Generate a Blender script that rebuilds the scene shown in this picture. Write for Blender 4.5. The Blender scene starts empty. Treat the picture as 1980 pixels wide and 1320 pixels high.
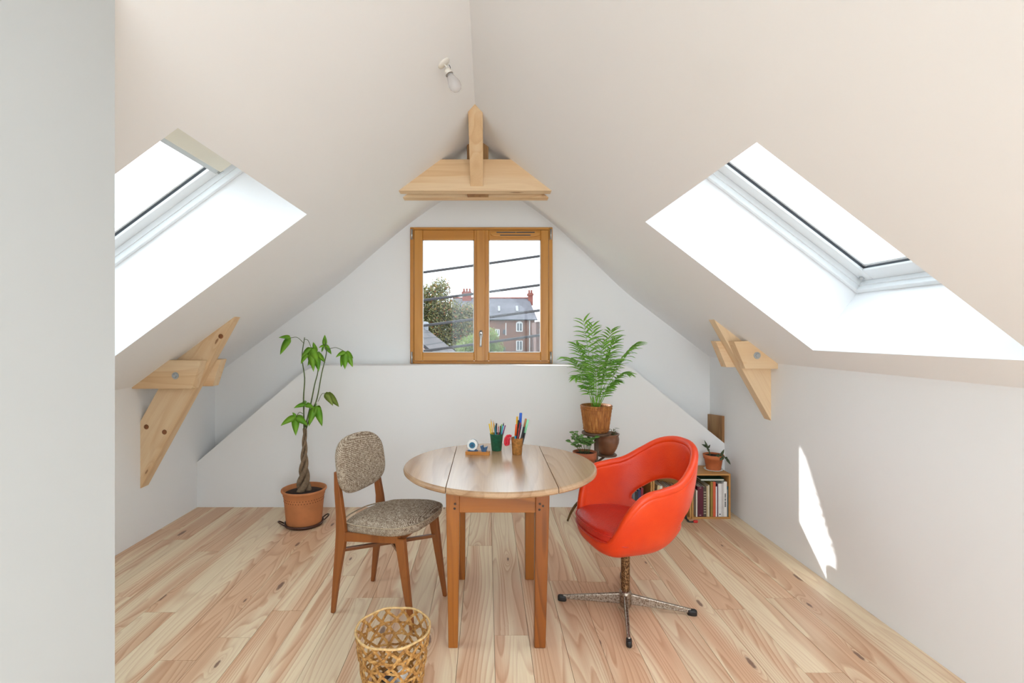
import bpy, bmesh, math, random
from mathutils import Vector, Matrix, Euler
R = math.radians
random.seed(7)
S = bpy.context.scene
C = S.collection

# ------------------------------------------------------------------ camera
F = 975.0                       # focal length in pixels of the 1980 x 1320 frame
VX, VY = 942.0, 647.0           # vanishing point of the room's depth
EYE = 1.5
cam_d = bpy.data.cameras.new('camera')
cam_d.sensor_width = 36.0
cam_d.lens = 36.0 * F / 1980.0
cam_d.shift_x = (990 - VX) / 1980.0
cam_d.shift_y = -(660 - VY) / 1980.0
cam_d.clip_start = 0.02
cam_d.clip_end = 500
cam = bpy.data.objects.new('camera', cam_d)
C.objects.link(cam)
cam.location = (0, 0, EYE)
cam.rotation_euler = (R(90), 0, 0)
S.camera = cam

# ------------------------------------------------------------------ sky, sun, exposure
world = bpy.data.worlds.new('sky')
S.world = world
world.use_nodes = True
bg = world.node_tree.nodes['Background']
bg.inputs['Color'].default_value = (0.84, 0.94, 1.0, 1)
bg.inputs['Strength'].default_value = 2.6
sun_d = bpy.data.lights.new('sun', 'SUN')
sun_d.energy = 5.0
sun_d.angle = R(0.6)
sun_d.color = (1.0, 0.96, 0.91)
sun = bpy.data.objects.new('sun', sun_d)
C.objects.link(sun)
sun.rotation_euler = Vector((1.0, -0.83, -0.765)).to_track_quat('-Z', 'Y').to_euler()
sun.location = (-20, 20, 20)
S.view_settings.view_transform = 'Standard'
S.view_settings.look = 'None'
S.view_settings.gamma = 1.0
S.view_settings.use_curve_mapping = False
S.view_settings.exposure = 1.27


def portal(name, loc, normal, sx, sy):
    """Marks a window opening so the sky is sampled through it; gives off no light itself."""
    d = bpy.data.lights.new(name, 'AREA')
    d.shape = 'RECTANGLE'
    d.size = sx
    d.size_y = sy
    d.cycles.is_portal = True
    o = bpy.data.objects.new(name, d)
    C.objects.link(o)
    o.location = loc
    o.rotation_euler = Vector(normal).to_track_quat('-Z', 'Y').to_euler()
    return o


# ------------------------------------------------------------------ helpers
def P(px, py, Y):
    """room point seen at a photo pixel, at depth Y"""
    return Vector(((px - VX) / F * Y, Y, EYE - (py - VY) / F * Y))


MATS = {}


def srgb(c):
    return tuple(((v / 255) / 12.92 if v / 255 <= 0.04045 else ((v / 255 + 0.055) / 1.055) ** 2.4) for v in c) + (1,)


def newmat(name):
    m = bpy.data.materials.new(name)
    m.use_nodes = True
    nt = m.node_tree
    b = nt.nodes['Principled BSDF']
    MATS[name] = m
    return m, nt, b


class N:
    """small node-graph builder"""
    def __init__(s, nt):
        s.nt = nt

    def n(s, typ, **kw):
        nd = s.nt.nodes.new(typ)
        for k, v in kw.items():
            setattr(nd, k, v)
        return nd

    def link(s, a, b):
        s.nt.links.new(a, b)

    def set(s, sock, v):
        if hasattr(v, 'is_linked') or isinstance(v, bpy.types.NodeSocket):
            s.link(v, sock)
        else:
            sock.default_value = v

    def m(s, op, a, b=0.0, c=None):
        nd = s.n('ShaderNodeMath', operation=op)
        s.set(nd.inputs[0], a)
        s.set(nd.inputs[1], b)
        if c is not None:
            s.set(nd.inputs[2], c)
        return nd.outputs[0]

    def vm(s, op, a, b):
        nd = s.n('ShaderNodeVectorMath', operation=op)
        s.set(nd.inputs[0], a)
        s.set(nd.inputs[1], b)
        return nd.outputs[0]

    def noise(s, vec, scale=1.0, detail=2.0, rough=0.5):
        nd = s.n('ShaderNodeTexNoise')
        s.link(vec, nd.inputs['Vector'])
        nd.inputs['Scale'].default_value = scale
        nd.inputs['Detail'].default_value = detail
        nd.inputs['Roughness'].default_value = rough
        return nd.outputs['Fac']

    def ramp(s, fac, stops):
        nd = s.n('ShaderNodeValToRGB')
        s.link(fac, nd.inputs[0])
        e = nd.color_ramp.elements
        while len(e) > 1:
            e.remove(e[-1])
        e[0].position, e[0].color = stops[0][0], stops[0][1]
        for p, c in stops[1:]:
            k = e.new(p)
            k.color = c
        return nd.outputs[0]

    def mix(s, fac, a, b, blend='MIX'):
        nd = s.n('ShaderNodeMix', data_type='RGBA', blend_type=blend)
        s.set(nd.inputs[0], fac)
        s.set(nd.inputs[6], a)
        s.set(nd.inputs[7], b)
        return nd.outputs[2]

    def obj(s):
        return s.n('ShaderNodeTexCoord').outputs['Object']

    def bump(s, h, strength, dist, bsdf):
        nd = s.n('ShaderNodeBump')
        nd.inputs['Strength'].default_value = strength
        nd.inputs['Distance'].default_value = dist
        s.link(h, nd.inputs['Height'])
        s.link(nd.outputs[0], bsdf.inputs['Normal'])


def plain(name, col, rough=0.5, metal=0.0, spec=0.5, var=0.0, vscale=8.0, bump=0.0, coat=0.0):
    if name in MATS:
        return MATS[name]
    m, nt, b = newmat(name)
    g = N(nt)
    c = srgb(col)
    b.inputs['Roughness'].default_value = rough
    b.inputs['Metallic'].default_value = metal
    b.inputs['Specular IOR Level'].default_value = spec
    b.inputs['Coat Weight'].default_value = coat
    f = g.noise(g.obj(), vscale, 4.0)
    lo = tuple(v * (1 - var) for v in c[:3]) + (1,)
    hi = tuple(min(1, v * (1 + var)) for v in c[:3]) + (1,)
    g.link(g.ramp(f, [(0.3, lo), (0.7, hi)]), b.inputs['Base Color'])
    if bump:
        g.bump(g.noise(g.obj(), vscale * 4, 4.0), bump, 0.01, b)
    return m


def wood(name, light, heart, dark, rot=(0, 0, 0), rings=9.0, knots=0.0, rough=0.5, scale=1.0, spec=0.4,
         heart_w=(0.44, 0.56), ring_amt=0.55, knotcol=(92, 62, 50), tone=0.0, bump=0.12, coat=0.0, stretch=0.5):
    """procedural timber, grain along local Y after the rotation"""
    m, nt, b = newmat(name)
    g = N(nt)
    mp = g.n('ShaderNodeMapping')
    g.link(g.obj(), mp.inputs['Vector'])
    mp.inputs['Rotation'].default_value = rot
    mp.inputs['Scale'].default_value = (scale,) * 3
    rnd = g.n('ShaderNodeObjectInfo').outputs['Random']
    off = g.n('ShaderNodeCombineXYZ')
    g.link(g.m('MULTIPLY', rnd, 41.0), off.inputs[0])
    g.link(g.m('MULTIPLY', rnd, 173.0), off.inputs[1])
    g.link(g.m('MULTIPLY', rnd, 89.0), off.inputs[2])
    v = g.vm('ADD', mp.outputs[0], off.outputs[0])
    n1 = g.noise(g.vm('MULTIPLY', v, (5.0, stretch, 5.0)), 1.0, 1.5, 0.4)
    # knots
    kv = g.vm('MULTIPLY', v, (6.0, 1.7, 0.0))
    kd = g.vm('ADD', kv, g.vm('MULTIPLY', g.n('ShaderNodeTexNoise').outputs['Color'], (0, 0, 0)))
    vo = g.n('ShaderNodeTexVoronoi', voronoi_dimensions='2D')
    g.link(kd, vo.inputs['Vector'])
    vo.inputs['Scale'].default_value = 1.0
    sep = g.n('ShaderNodeSeparateColor')
    g.link(vo.outputs['Color'], sep.inputs[0])
    gate = g.m('LESS_THAN', sep.outputs[0], knots)
    kr = g.m('ADD', 0.025, g.m('MULTIPLY', sep.outputs[1], 0.06))
    dist = g.m('ADD', vo.outputs['Distance'], g.m('MULTIPLY', g.m('SUBTRACT', g.noise(v, 30.0, 2.0), 0.5), 0.07))
    core = g.m('MULTIPLY', g.m('SUBTRACT', 1.0, g.n('ShaderNodeMath', operation='SMOOTH_MIN').outputs[0]), 0.0)
    mr = g.n('ShaderNodeMapRange', interpolation_type='SMOOTHSTEP')
    g.link(dist, mr.inputs[0])
    g.link(g.m('MULTIPLY', kr, 0.65), mr.inputs[1])
    g.link(g.m('MULTIPLY', kr, 1.25), mr.inputs[2])
    mr.inputs[3].default_value = 1.0
    mr.inputs[4].default_value = 0.0
    knot = g.m('MULTIPLY', mr.outputs[0], gate)
    swirl = g.m('MULTIPLY', g.m('POWER', 2.718, g.m('MULTIPLY', vo.outputs['Distance'], -9.0)), gate)
    # growth rings
    sx = g.n('ShaderNodeSeparateXYZ')
    g.link(v, sx.inputs[0])
    f = g.m('ADD', g.m('MULTIPLY', n1, rings), g.m('ADD', g.m('MULTIPLY', swirl, rings * 0.25), g.m('MULTIPLY', sx.outputs[0], rings * 0.9)))
    fr = g.m('FRACT', g.m('MULTIPLY', f, 2.0))
    ring = g.ramp(fr, [(0.0, (0.05,) * 3 + (1,)), (0.55, (0.3,) * 3 + (1,)), (0.88, (1,) * 3 + (1,)), (1.0, (0.05,) * 3 + (1,))])
    fib = g.noise(g.vm('MULTIPLY', v, (190.0, 4.0, 190.0)), 1.0, 2.0)
    # heartwood
    n2 = g.noise(g.vm('MULTIPLY', v, (7.5, 0.32, 7.5)), 1.0, 1.0)
    n2b = g.m('ADD', n2, g.m('MULTIPLY', g.m('SUBTRACT', fr, 0.5), 0.05))
    hm = g.ramp(n2b, [(heart_w[0], (0, 0, 0, 1)), (heart_w[1], (1, 1, 1, 1))])
    base = g.mix(hm, srgb(light), srgb(heart))
    amt = g.m('MULTIPLY', ring, g.m('MULTIPLY', ring_amt, g.m('ADD', 0.45, g.m('MULTIPLY', hm, 0.55))))
    base = g.mix(amt, base, srgb(dark))
    base = g.mix(g.m('MULTIPLY', g.m('SUBTRACT', fib, 0.42), 0.55), base, srgb(dark))
    base = g.mix(g.m('MULTIPLY', swirl, 0.42), base, srgb(dark))
    base = g.mix(g.m('MULTIPLY', knot, 0.8), base, srgb(knotcol))
    if tone:
        t = g.n('ShaderNodeHueSaturation')
        g.link(base, t.inputs['Color'])
        g.link(g.m('ADD', 1.0 - tone, g.m('MULTIPLY', rnd, tone * 1.5)), t.inputs['Value'])
        base = t.outputs[0]
    g.link(base, b.inputs['Base Color'])
    b.inputs['Roughness'].default_value = rough
    b.inputs['Specular IOR Level'].default_value = spec
    b.inputs['Coat Weight'].default_value = coat
    b.inputs['Coat Roughness'].default_value = 0.25
    if bump:
        g.bump(g.m('ADD', g.m('MULTIPLY', fib, 0.6), g.m('MULTIPLY', ring, 0.3)), bump, 0.004, b)
    return m


MW = {}      # world matrices of the Empties


def tag(o, label, cat, group=None, kind=None):
    if label:
        o['label'] = label
    if cat:
        o['category'] = cat
    if group:
        o['group'] = group
    if kind:
        o['kind'] = kind
    return o


def thing(name, label, cat, loc=(0, 0, 0), rotz=0.0, group=None):
    o = bpy.data.objects.new(name, None)
    o.empty_display_size = 0.05
    C.objects.link(o)
    o.location = loc
    o.rotation_euler = (0, 0, rotz)
    MW[o.name] = Matrix.Translation(Vector(loc)) @ Matrix.Rotation(rotz, 4, 'Z')
    return tag(o, label, cat, group)


def struct(name):
    o = bpy.data.objects.new(name, None)
    o.empty_display_size = 0.05
    C.objects.link(o)
    MW[o.name] = Matrix.Identity(4)
    o['kind'] = 'structure'
    return o


def obj(name, bm, mat, parent=None, smooth=False, world=False, kind=None, loc=None, origin=False):
    """link a bmesh as ONE mesh object; world=True: coordinates are room coordinates"""
    me = bpy.data.meshes.new(name)
    bmesh.ops.recalc_face_normals(bm, faces=bm.faces[:])
    bm.to_mesh(me)
    bm.free()
    pm = MW.get(parent.name, Matrix.Identity(4)) if parent else Matrix.Identity(4)
    o = bpy.data.objects.new(name, me)
    if world and parent:
        me.transform(pm.inverted())
    if origin:                       # put the origin in the middle of the mesh
        cs = [v.co for v in me.vertices]
        c = sum(cs, Vector()) / len(cs)
        me.transform(Matrix.Translation(-c))
        o.location = c
    if loc is not None:
        o.location = loc
    for p in me.polygons:
        p.use_smooth = smooth
    if mat:
        me.materials.append(mat)
    C.objects.link(o)
    if parent:
        o.parent = parent
    MW[o.name] = pm @ Matrix.Translation(o.location)
    if kind:
        o['kind'] = kind
    return o


def sub(o, lv=1):
    md = o.modifiers.new('subdivision', 'SUBSURF')
    md.levels = lv
    md.render_levels = lv
    return o


def bev(o, w=0.003, seg=2):
    md = o.modifiers.new('bevel', 'BEVEL')
    md.width = w
    md.segments = seg
    md.limit_method = 'ANGLE'
    md.angle_limit = R(35)
    return o


def box(bm, a, b):
    x0, y0, z0 = a
    x1, y1, z1 = b
    vs = [bm.verts.new(p) for p in ((x0, y0, z0), (x1, y0, z0), (x1, y1, z0), (x0, y1, z0), (x0, y0, z1), (x1, y0, z1), (x1, y1, z1), (x0, y1, z1))]
    for f in ((0, 3, 2, 1), (4, 5, 6, 7), (0, 1, 5, 4), (1, 2, 6, 5), (2, 3, 7, 6), (3, 0, 4, 7)):
        bm.faces.new([vs[i] for i in f])
    return bm


def hexa(bm, lo, hi):
    """solid between two quads (lists of 4 points each, same order)"""
    a = [bm.verts.new(p) for p in lo]
    b = [bm.verts.new(p) for p in hi]
    bm.faces.new(a[::-1])
    bm.faces.new(b)
    for i in range(4):
        j = (i + 1) % 4
        bm.faces.new((a[i], a[j], b[j], b[i]))
    return bm


def prism(bm, poly, y0, y1):
    """poly: (x, z) outline extruded along Y"""
    a = [bm.verts.new((x, y0, z)) for x, z in poly]
    b = [bm.verts.new((x, y1, z)) for x, z in poly]
    bm.faces.new(a[::-1])
    bm.faces.new(b)
    n = len(poly)
    for i in range(n):
        j = (i + 1) % n
        bm.faces.new((a[i], a[j], b[j], b[i]))
    return bm


def B():
    return bmesh.new()


def lathe(bm, prof, n=32, cx=0, cy=0, mod=None, close=False):
    rings = []
    for k, (r, z) in enumerate(prof):
        ring = []
        for i in range(n):
            a = 2 * math.pi * i / n
            rr = r * (mod(a, z) if mod else 1)
            ring.append(bm.verts.new((cx + rr * math.cos(a), cy + rr * math.sin(a), z)))
        rings.append(ring)
    for k in range(len(rings) - 1):
        for i in range(n):
            j = (i + 1) % n
            bm.faces.new((rings[k][i], rings[k][j], rings[k + 1][j], rings[k + 1][i]))
    if close:
        for i in range(n):
            j = (i + 1) % n
            bm.faces.new((rings[-1][i], rings[-1][j], rings[0][j], rings[0][i]))
    else:
        if prof[0][0] > 1e-6:
            bm.faces.new(rings[0][::-1])
        if prof[-1][0] > 1e-6:
            bm.faces.new(rings[-1])
    return bm


def tube(bm, pts, rad, n=8, caps=True, flat=None):
    """round (or flattened: flat=(wide, thin, normal fn)) tube along a polyline; rad number or list"""
    pts = [Vector(p) for p in pts]
    m = len(pts)
    rads = rad if isinstance(rad, (list, tuple)) else [rad] * m
    t0 = (pts[1] - pts[0]).normalized()
    up = Vector((0, 0, 1)) if abs(t0.z) < 0.9 else Vector((1, 0, 0))
    u = t0.cross(up).normalized()
    prev = None
    for k in range(m):
        t = (pts[min(k + 1, m - 1)] - pts[max(k - 1, 0)]).normalized()
        u = (u - t * u.dot(t)).normalized()
        w = t.cross(u)
        ring = [bm.verts.new(pts[k] + (u * math.cos(2 * math.pi * i / n) + w * math.sin(2 * math.pi * i / n)) * rads[k]) for i in range(n)]
        if prev:
            for i in range(n):
                j = (i + 1) % n
                bm.faces.new((prev[i], prev[j], ring[j], ring[i]))
        elif caps:
            bm.faces.new(ring[::-1])
        prev = ring
    if caps:
        bm.faces.new(prev)
    return bm


def smooth_path(pts, n=6):
    """Catmull-Rom through the points"""
    pts = [Vector(p) for p in pts]
    q = [pts[0] * 2 - pts[1]] + pts + [pts[-1] * 2 - pts[-2]]
    out = []
    for i in range(1, len(q) - 2):
        for k in range(n):
            t = k / n
            a, b, c, d = q[i - 1], q[i], q[i + 1], q[i + 2]
            out.append(0.5 * ((2 * b) + (c - a) * t + (2 * a - 5 * b + 4 * c - d) * t * t + (3 * b - a - 3 * c + d) * t ** 3))
    out.append(pts[-1])
    return out


def lerp_table(tab, x):
    if x <= tab[0][0]:
        return tab[0][1]
    for (a, va), (b, vb) in zip(tab, tab[1:]):
        if x <= b:
            i = tab.index((a, va))
            t = (x - a) / (b - a)
            sl = lambda k: (tab[k + 1][1] - tab[k][1]) / (tab[k + 1][0] - tab[k][0])
            m0 = sl(i) if i == 0 else (sl(i - 1) + sl(i)) / 2
            m1 = (sl(i) + sl(i + 1)) / 2 if i + 2 < len(tab) else 0.0
            h = b - a
            return (2 * t ** 3 - 3 * t * t + 1) * va + (t ** 3 - 2 * t * t + t) * h * m0 + (3 * t * t - 2 * t ** 3) * vb + (t ** 3 - t * t) * h * m1
    return tab[-1][1]


def super_outline(w, h, n=40, e=4.0):
    out = []
    for i in range(n):
        a = 2 * math.pi * i / n
        c, s = math.cos(a), math.sin(a)
        out.append((math.copysign(abs(c) ** (2 / e), c) * w / 2, math.copysign(abs(s) ** (2 / e), s) * h / 2))
    return out


def pad(bm, outline, t, rnd=0.02, dome=0.01, fn=None):
    """rounded upholstered pad: outline in local x,y, thickness along z (0 .. t)"""
    w = max(abs(p[0]) for p in outline)
    k = rnd / w
    prof = [(0.0, 0.0), (0.6, 0.0), (1 - k, 0.0), (1 - k * 0.3, rnd * 0.3), (1.0, min(rnd, t / 2)), (1.0, max(t - rnd, t / 2)), (1 - k * 0.3, t - rnd * 0.3),
            (1 - k, t), (0.8, t + dome * 0.45), (0.5, t + dome * 0.8), (0.2, t + dome), (0.0, t + dome)]
    fn = fn or (lambda x, y, z: (x, y, z))
    prev = None
    for s, z in prof:
        if s == 0.0:
            ring = [bm.verts.new(fn(0, 0, z))]
        else:
            ring = [bm.verts.new(fn(x * s, y * s, z)) for x, y in outline]
        if prev:
            n = len(outline)
            for i in range(n):
                j = (i + 1) % n
                if len(prev) == 1:
                    bm.faces.new((prev[0], ring[j], ring[i]))
                elif len(ring) == 1:
                    bm.faces.new((prev[i], prev[j], ring[0]))
                else:
                    bm.faces.new((prev[i], prev[j], ring[j], ring[i]))
        prev = ring
    return bm


def glass(name, tint=(1, 1, 1), refl=1.0):
    if name in MATS:
        return MATS[name]
    m, nt, b = newmat(name)
    g = N(nt)
    nt.nodes.remove(b)
    tr = g.n('ShaderNodeBsdfTransparent')
    tr.inputs[0].default_value = tint + (1,)
    gl = g.n('ShaderNodeBsdfGlossy')
    gl.inputs['Roughness'].default_value = 0.02
    lw = g.n('ShaderNodeLayerWeight')
    lw.inputs[0].default_value = 0.5
    fr = g.m('ADD', 0.02, g.m('MULTIPLY', g.m('POWER', lw.outputs['Facing'], 5.0), 0.9))
    mx = g.n('ShaderNodeMixShader')
    g.link(g.m('MULTIPLY', fr, refl), mx.inputs[0])
    g.link(tr.outputs[0], mx.inputs[1])
    g.link(gl.outputs[0], mx.inputs[2])
    g.link(mx.outputs[0], nt.nodes['Material Output'].inputs['Surface'])
    return m


# ------------------------------------------------------------------ materials
WALL = plain('white_paint', (249, 249, 249), 0.75, var=0.005, vscale=3, bump=0.03, spec=0.25)
CEIL = plain('ceiling_paint', (249, 249, 250), 0.8, var=0.005, vscale=3, bump=0.03, spec=0.2)
PVC = plain('white_lacquer', (240, 243, 245), 0.35, var=0.01)
GASKET = plain('dark_gasket', (70, 74, 80), 0.6)
GLASS = glass('window_glass', (0.76, 0.78, 0.79))      # coated double glazing
CLEAR = glass('clear_glass')
FLOORM = wood('floor_pine', (245, 224, 190), (230, 191, 156), (196, 142, 106), rings=11.0, knots=0.32, rough=0.42, tone=0.07, ring_amt=0.7, heart_w=(0.43, 0.57), knotcol=(108, 74, 62), stretch=0.42)
GROOVE = plain('floor_gap', (120, 82, 58), 0.9)
PINE = dict(light=(240, 211, 172), heart=(236, 201, 157), dark=(212, 164, 116), rings=5.0, knots=0.22, rough=0.6, ring_amt=0.4, knotcol=(150, 98, 62))
TABLETOP = wood('table_top_wood', (196, 160, 124), (182, 144, 108), (146, 104, 70), rings=6.0, rough=0.27, spec=0.55, ring_amt=0.45, bump=0.05, coat=0.25)
TABLELEG = wood('table_leg_wood', (166, 98, 30), (146, 80, 22), (96, 48, 13), rot=(R(90), 0, 0), rings=6.0, knots=0.3, rough=0.38, ring_amt=0.6, knotcol=(70, 38, 18), coat=0.2)
TABLEAPR = wood('table_apron_wood', (178, 108, 36), (162, 93, 28), (112, 60, 18), rot=(0, 0, R(90)), rings=5.0, rough=0.38, ring_amt=0.6, coat=0.2)
CHAIRW = wood('chair_wood', (150, 88, 40), (140, 78, 33), (112, 60, 24), rot=(R(90), 0, 0), rings=4.0, rough=0.35, ring_amt=0.35, coat=0.25, bump=0.05)
OAK = wood('window_oak', (214, 150, 68), (204, 138, 56), (178, 112, 42), rot=(R(90), 0, 0), rings=4.0, rough=0.4, ring_amt=0.4, coat=0.15, bump=0.05)
OAKH = wood('window_oak_horizontal', (214, 150, 68), (204, 138, 56), (178, 112, 42), rot=(0, 0, R(90)), rings=4.0, rough=0.4, ring_amt=0.4, coat=0.15, bump=0.05)
CRATE = wood('crate_wood', (204, 152, 90), (196, 142, 80), (172, 118, 60), rot=(0, 0, R(90)), rings=3.0, rough=0.5, ring_amt=0.3, bump=0.04)
OLDW = wood('old_beam_wood', (190, 146, 98), (174, 128, 82), (138, 94, 56), rot=(R(90), 0, 0), rings=6.0, rough=0.6, ring_amt=0.6)
STEEL = plain('steel', (190, 192, 192), 0.32, metal=1.0, var=0.05)
BLACKP = plain('black_rubber', (28, 27, 27), 0.5)
TERRA = plain('terracotta', (198, 126, 78), 0.75, var=0.12, vscale=9, bump=0.06)
SOIL = plain('soil', (52, 36, 28), 0.95, var=0.4, vscale=60, bump=0.6)

# ------------------------------------------------------------------ room shell
XL, XR = -2.526, 2.067            # knee walls
HL, HR = 1.125, 1.294             # their heights
TL, TR = 0.738, 0.765             # roof pitches (rise / run)
XRI, HRI = -0.076, 2.933          # ridge
YB, YU, YO = 4.39, 4.68, 5.22     # lower gable wall, upper gable wall, its outer face
YN = -2.2                         # wall behind the camera
YC = 4.12                         # where the ceiling begins to flare towards the window
TH = 0.44                         # roof build-up
WX0, WX1, WZ0, WZ1 = -0.715, 0.605, 1.236, 2.494     # gable window opening


def slope_h(x):
    return HL + TL * (x - XL) if x < XRI else HR + TR * (XR - x)


def sp(side, t, n):
    """point of a roof slope in (x, z): t metres down from the ridge, n metres outwards"""
    a = math.atan(TR if side > 0 else TL)
    return (XRI + side * (t * math.cos(a) + n * math.sin(a)), HRI - t * math.sin(a) + n * math.cos(a))


def sp_t(side, x):
    a = math.atan(TR if side > 0 else TL)
    return abs(x - XRI) / math.cos(a)


SKYB = {1: (sp_t(1, 0.930), sp_t(1, 1.917), -1.9, 0.4)}      # unseen roof window added behind the camera for fill light
SKY = {1: (sp_t(1, 0.930), sp_t(1, 1.917), 1.740, 2.966), -1: (sp_t(-1, -1.059), sp_t(-1, -2.32), 1.726, 2.964)}
for side, nm in ((-1, 'ceiling_left'), (1, 'ceiling_right')):
    t1, t2, y1, y2 = SKY[side]
    a = math.atan(TR if side > 0 else TL)
    te = sp_t(side, XR if side > 0 else XL) + 0.02
    rin, rout = (XRI, HRI), (XRI, HRI + TH / math.cos(a))
    bm = B()
    prism(bm, [rin, sp(side, t1, 0), sp(side, t1, TH), rout], YN - 0.3, YC)
    prism(bm, [sp(side, t2, 0), sp(side, te + 0.5, 0), sp(side, te + 0.5, TH), sp(side, t2, TH)], YN - 0.3, YC)
    mid = [sp(side, t1, 0), sp(side, t2, 0), sp(side, t2, TH), sp(side, t1, TH)]
    if side > 0:
        prism(bm, mid, SKYB[1][3], y1)
        prism(bm, mid, YN - 0.3, SKYB[1][2])
    else:
        prism(bm, mid, YN - 0.3, y1)
    prism(bm, mid, y2, YC)
    # far end, raised above the flare, running on as the verge over the gable
    lo = (XRI, HRI + 0.17 / math.cos(a))
    prism(bm, [lo, sp(side, te + 0.5, 0.17), sp(side, te + 0.5, TH), rout], YC, 5.50)
    # plaster that flares up softly to clear the window head
    amp, xc, hw = (0.125, 0.52, 0.85) if side > 0 else (0.075, -0.66, 0.8)
    nx, ny = 46, 16
    grid = []
    for i in range(nx + 1):
        x = XRI + (XR - XRI if side > 0 else XL - XRI) * i / nx
        col = []
        for j in range(ny + 1):
            y = YC + (YU + 0.02 - YC) * j / ny
            s = min(1, max(0, (y - YC) / (YU - 0.04 - YC)))
            s = s * s * (3 - 2 * s)
            d = min(1, abs(x - xc) / hw)
            w = (1 - d * d) ** 2
            col.append(bm.verts.new((x, y, slope_h(x if abs(x - XRI) > 1e-6 else x + side * 1e-5) + amp * s * w)))
        grid.append(col)
    for i in range(nx):
        for j in range(ny):
            f = bm.faces.new((grid[i][j], grid[i + 1][j], grid[i + 1][j + 1], grid[i][j + 1]))
            f.smooth = True
    o = obj(nm, bm, CEIL, kind='structure')
    for p in o.data.polygons:
        if p.area < 0.02:
            p.use_smooth = True

bm = box(B(), (XL - 0.3, YN - 0.3, -0.3), (XL, YO, HL + 0.02))
obj('wall_left', bm, WALL, kind='structure')
bm = box(B(), (XR, YN - 0.3, -0.3), (XR + 0.3, YO, HR + 0.02))
obj('wall_right', bm, WALL, kind='structure')

# gable wall: thicker lower part with a sloped-shoulder ledge, thinner upper part around the window
bm = B()
lx, rx, lz = -1.54, 1.229, 1.232
prof = [(XL, -0.3), (XR, -0.3), (XR, 0.5545), (rx, lz), (lx, lz), (XL, 0.392)]
rounded = prof[:3]
for (p0, p1, p2, r) in ((prof[2], prof[3], prof[4], 0.05), (prof[3], prof[4], prof[5], 0.13)):
    p0, p1, p2 = Vector(p0), Vector(p1), Vector(p2)
    a0 = p1 + (p0 - p1).normalized() * r
    a2 = p1 + (p2 - p1).normalized() * r
    for k in range(7):
        t = k / 6
        rounded.append(tuple(a0 * (1 - t) ** 2 + p1 * 2 * t * (1 - t) + a2 * t * t))
rounded.append(prof[5])
prism(bm, rounded, YB, YU + 0.02)
prism(bm, [(XL - 0.3, -0.3), (WX0, -0.3), (WX0, slope_h(WX0) + 0.3), (XL - 0.3, slope_h(XL - 0.3) + 0.3)], YU, YO)
prism(bm, [(WX1, -0.3), (XR + 0.3, -0.3), (XR + 0.3, slope_h(XR + 0.3) + 0.3), (WX1, slope_h(WX1) + 0.3)], YU, YO)
prism(bm, [(WX0, -0.3), (WX1, -0.3), (WX1, WZ0), (WX0, WZ0)], YU, YO)
prism(bm, [(WX0, WZ1), (WX1, WZ1), (WX1, slope_h(WX1) + 0.3), (XRI, HRI + 0.3), (WX0, slope_h(WX0) + 0.3)], YU, YO)
obj('wall_back', bm, WALL, kind='structure')

# wall behind the camera with a wide glazed opening added to bring in fill light
GX0, GX1 = -0.84, 1.95
gl = [(GX0, 0.05), (GX1, 0.05), (GX1, slope_h(GX1) - 0.05), (XRI, HRI - 0.06), (GX0, slope_h(GX0) - 0.05)]
bm = B()
prism(bm, [(XL - 0.3, -0.3), (GX0, -0.3), (GX0, slope_h(GX0) + 0.2), (XL - 0.3, slope_h(XL - 0.3) + 0.2)], YN - 0.3, YN)
prism(bm, [(GX1, -0.3), (XR + 0.3, -0.3), (XR + 0.3, slope_h(XR + 0.3) + 0.2), (GX1, slope_h(GX1) + 0.2)], YN - 0.3, YN)
prism(bm, [gl[4], gl[3], (XRI, HRI + 0.2), (GX0, slope_h(GX0) + 0.2)], YN - 0.3, YN)
prism(bm, [gl[3], gl[2], (GX1, slope_h(GX1) + 0.2), (XRI, HRI + 0.2)], YN - 0.3, YN)
prism(bm, [(GX0, -0.3), (GX1, -0.3), (GX1, 0.05), (GX0, 0.05)], YN - 0.3, YN)
obj('wall_rear', bm, WALL, kind='structure')
w4 = struct('window_fill_rear')
bm = B()
for k in range(5):
    p, q = gl[k], gl[(k + 1) % 5]
    tube(bm, [(p[0], YN - 0.15, p[1]), (q[0], YN - 0.15, q[1])], 0.035, 4)
for x in (XRI, 0.9):
    box(bm, (x - 0.03, YN - 0.19, 0.05), (x + 0.03, YN - 0.11, slope_h(x) - 0.06))
obj('frame', bm, PVC, w4)
obj('pane', prism(B(), gl, YN - 0.153, YN - 0.149), CLEAR, w4)
portal('portal_rear', ((GX0 + GX1) / 2, YN - 0.22, 1.45), (0, 1, 0), GX1 - GX0, 2.9)

# partition beside the camera
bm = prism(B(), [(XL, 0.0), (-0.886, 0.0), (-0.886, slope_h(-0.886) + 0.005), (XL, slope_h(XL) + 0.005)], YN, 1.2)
obj('wall_partition', bm, plain('dimmed_wall_paint', (194, 196, 195), 0.75, var=0.005, vscale=3, bump=0.03, spec=0.25), kind='structure')  # base colour greyed to stand in for weaker light on this wall

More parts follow.
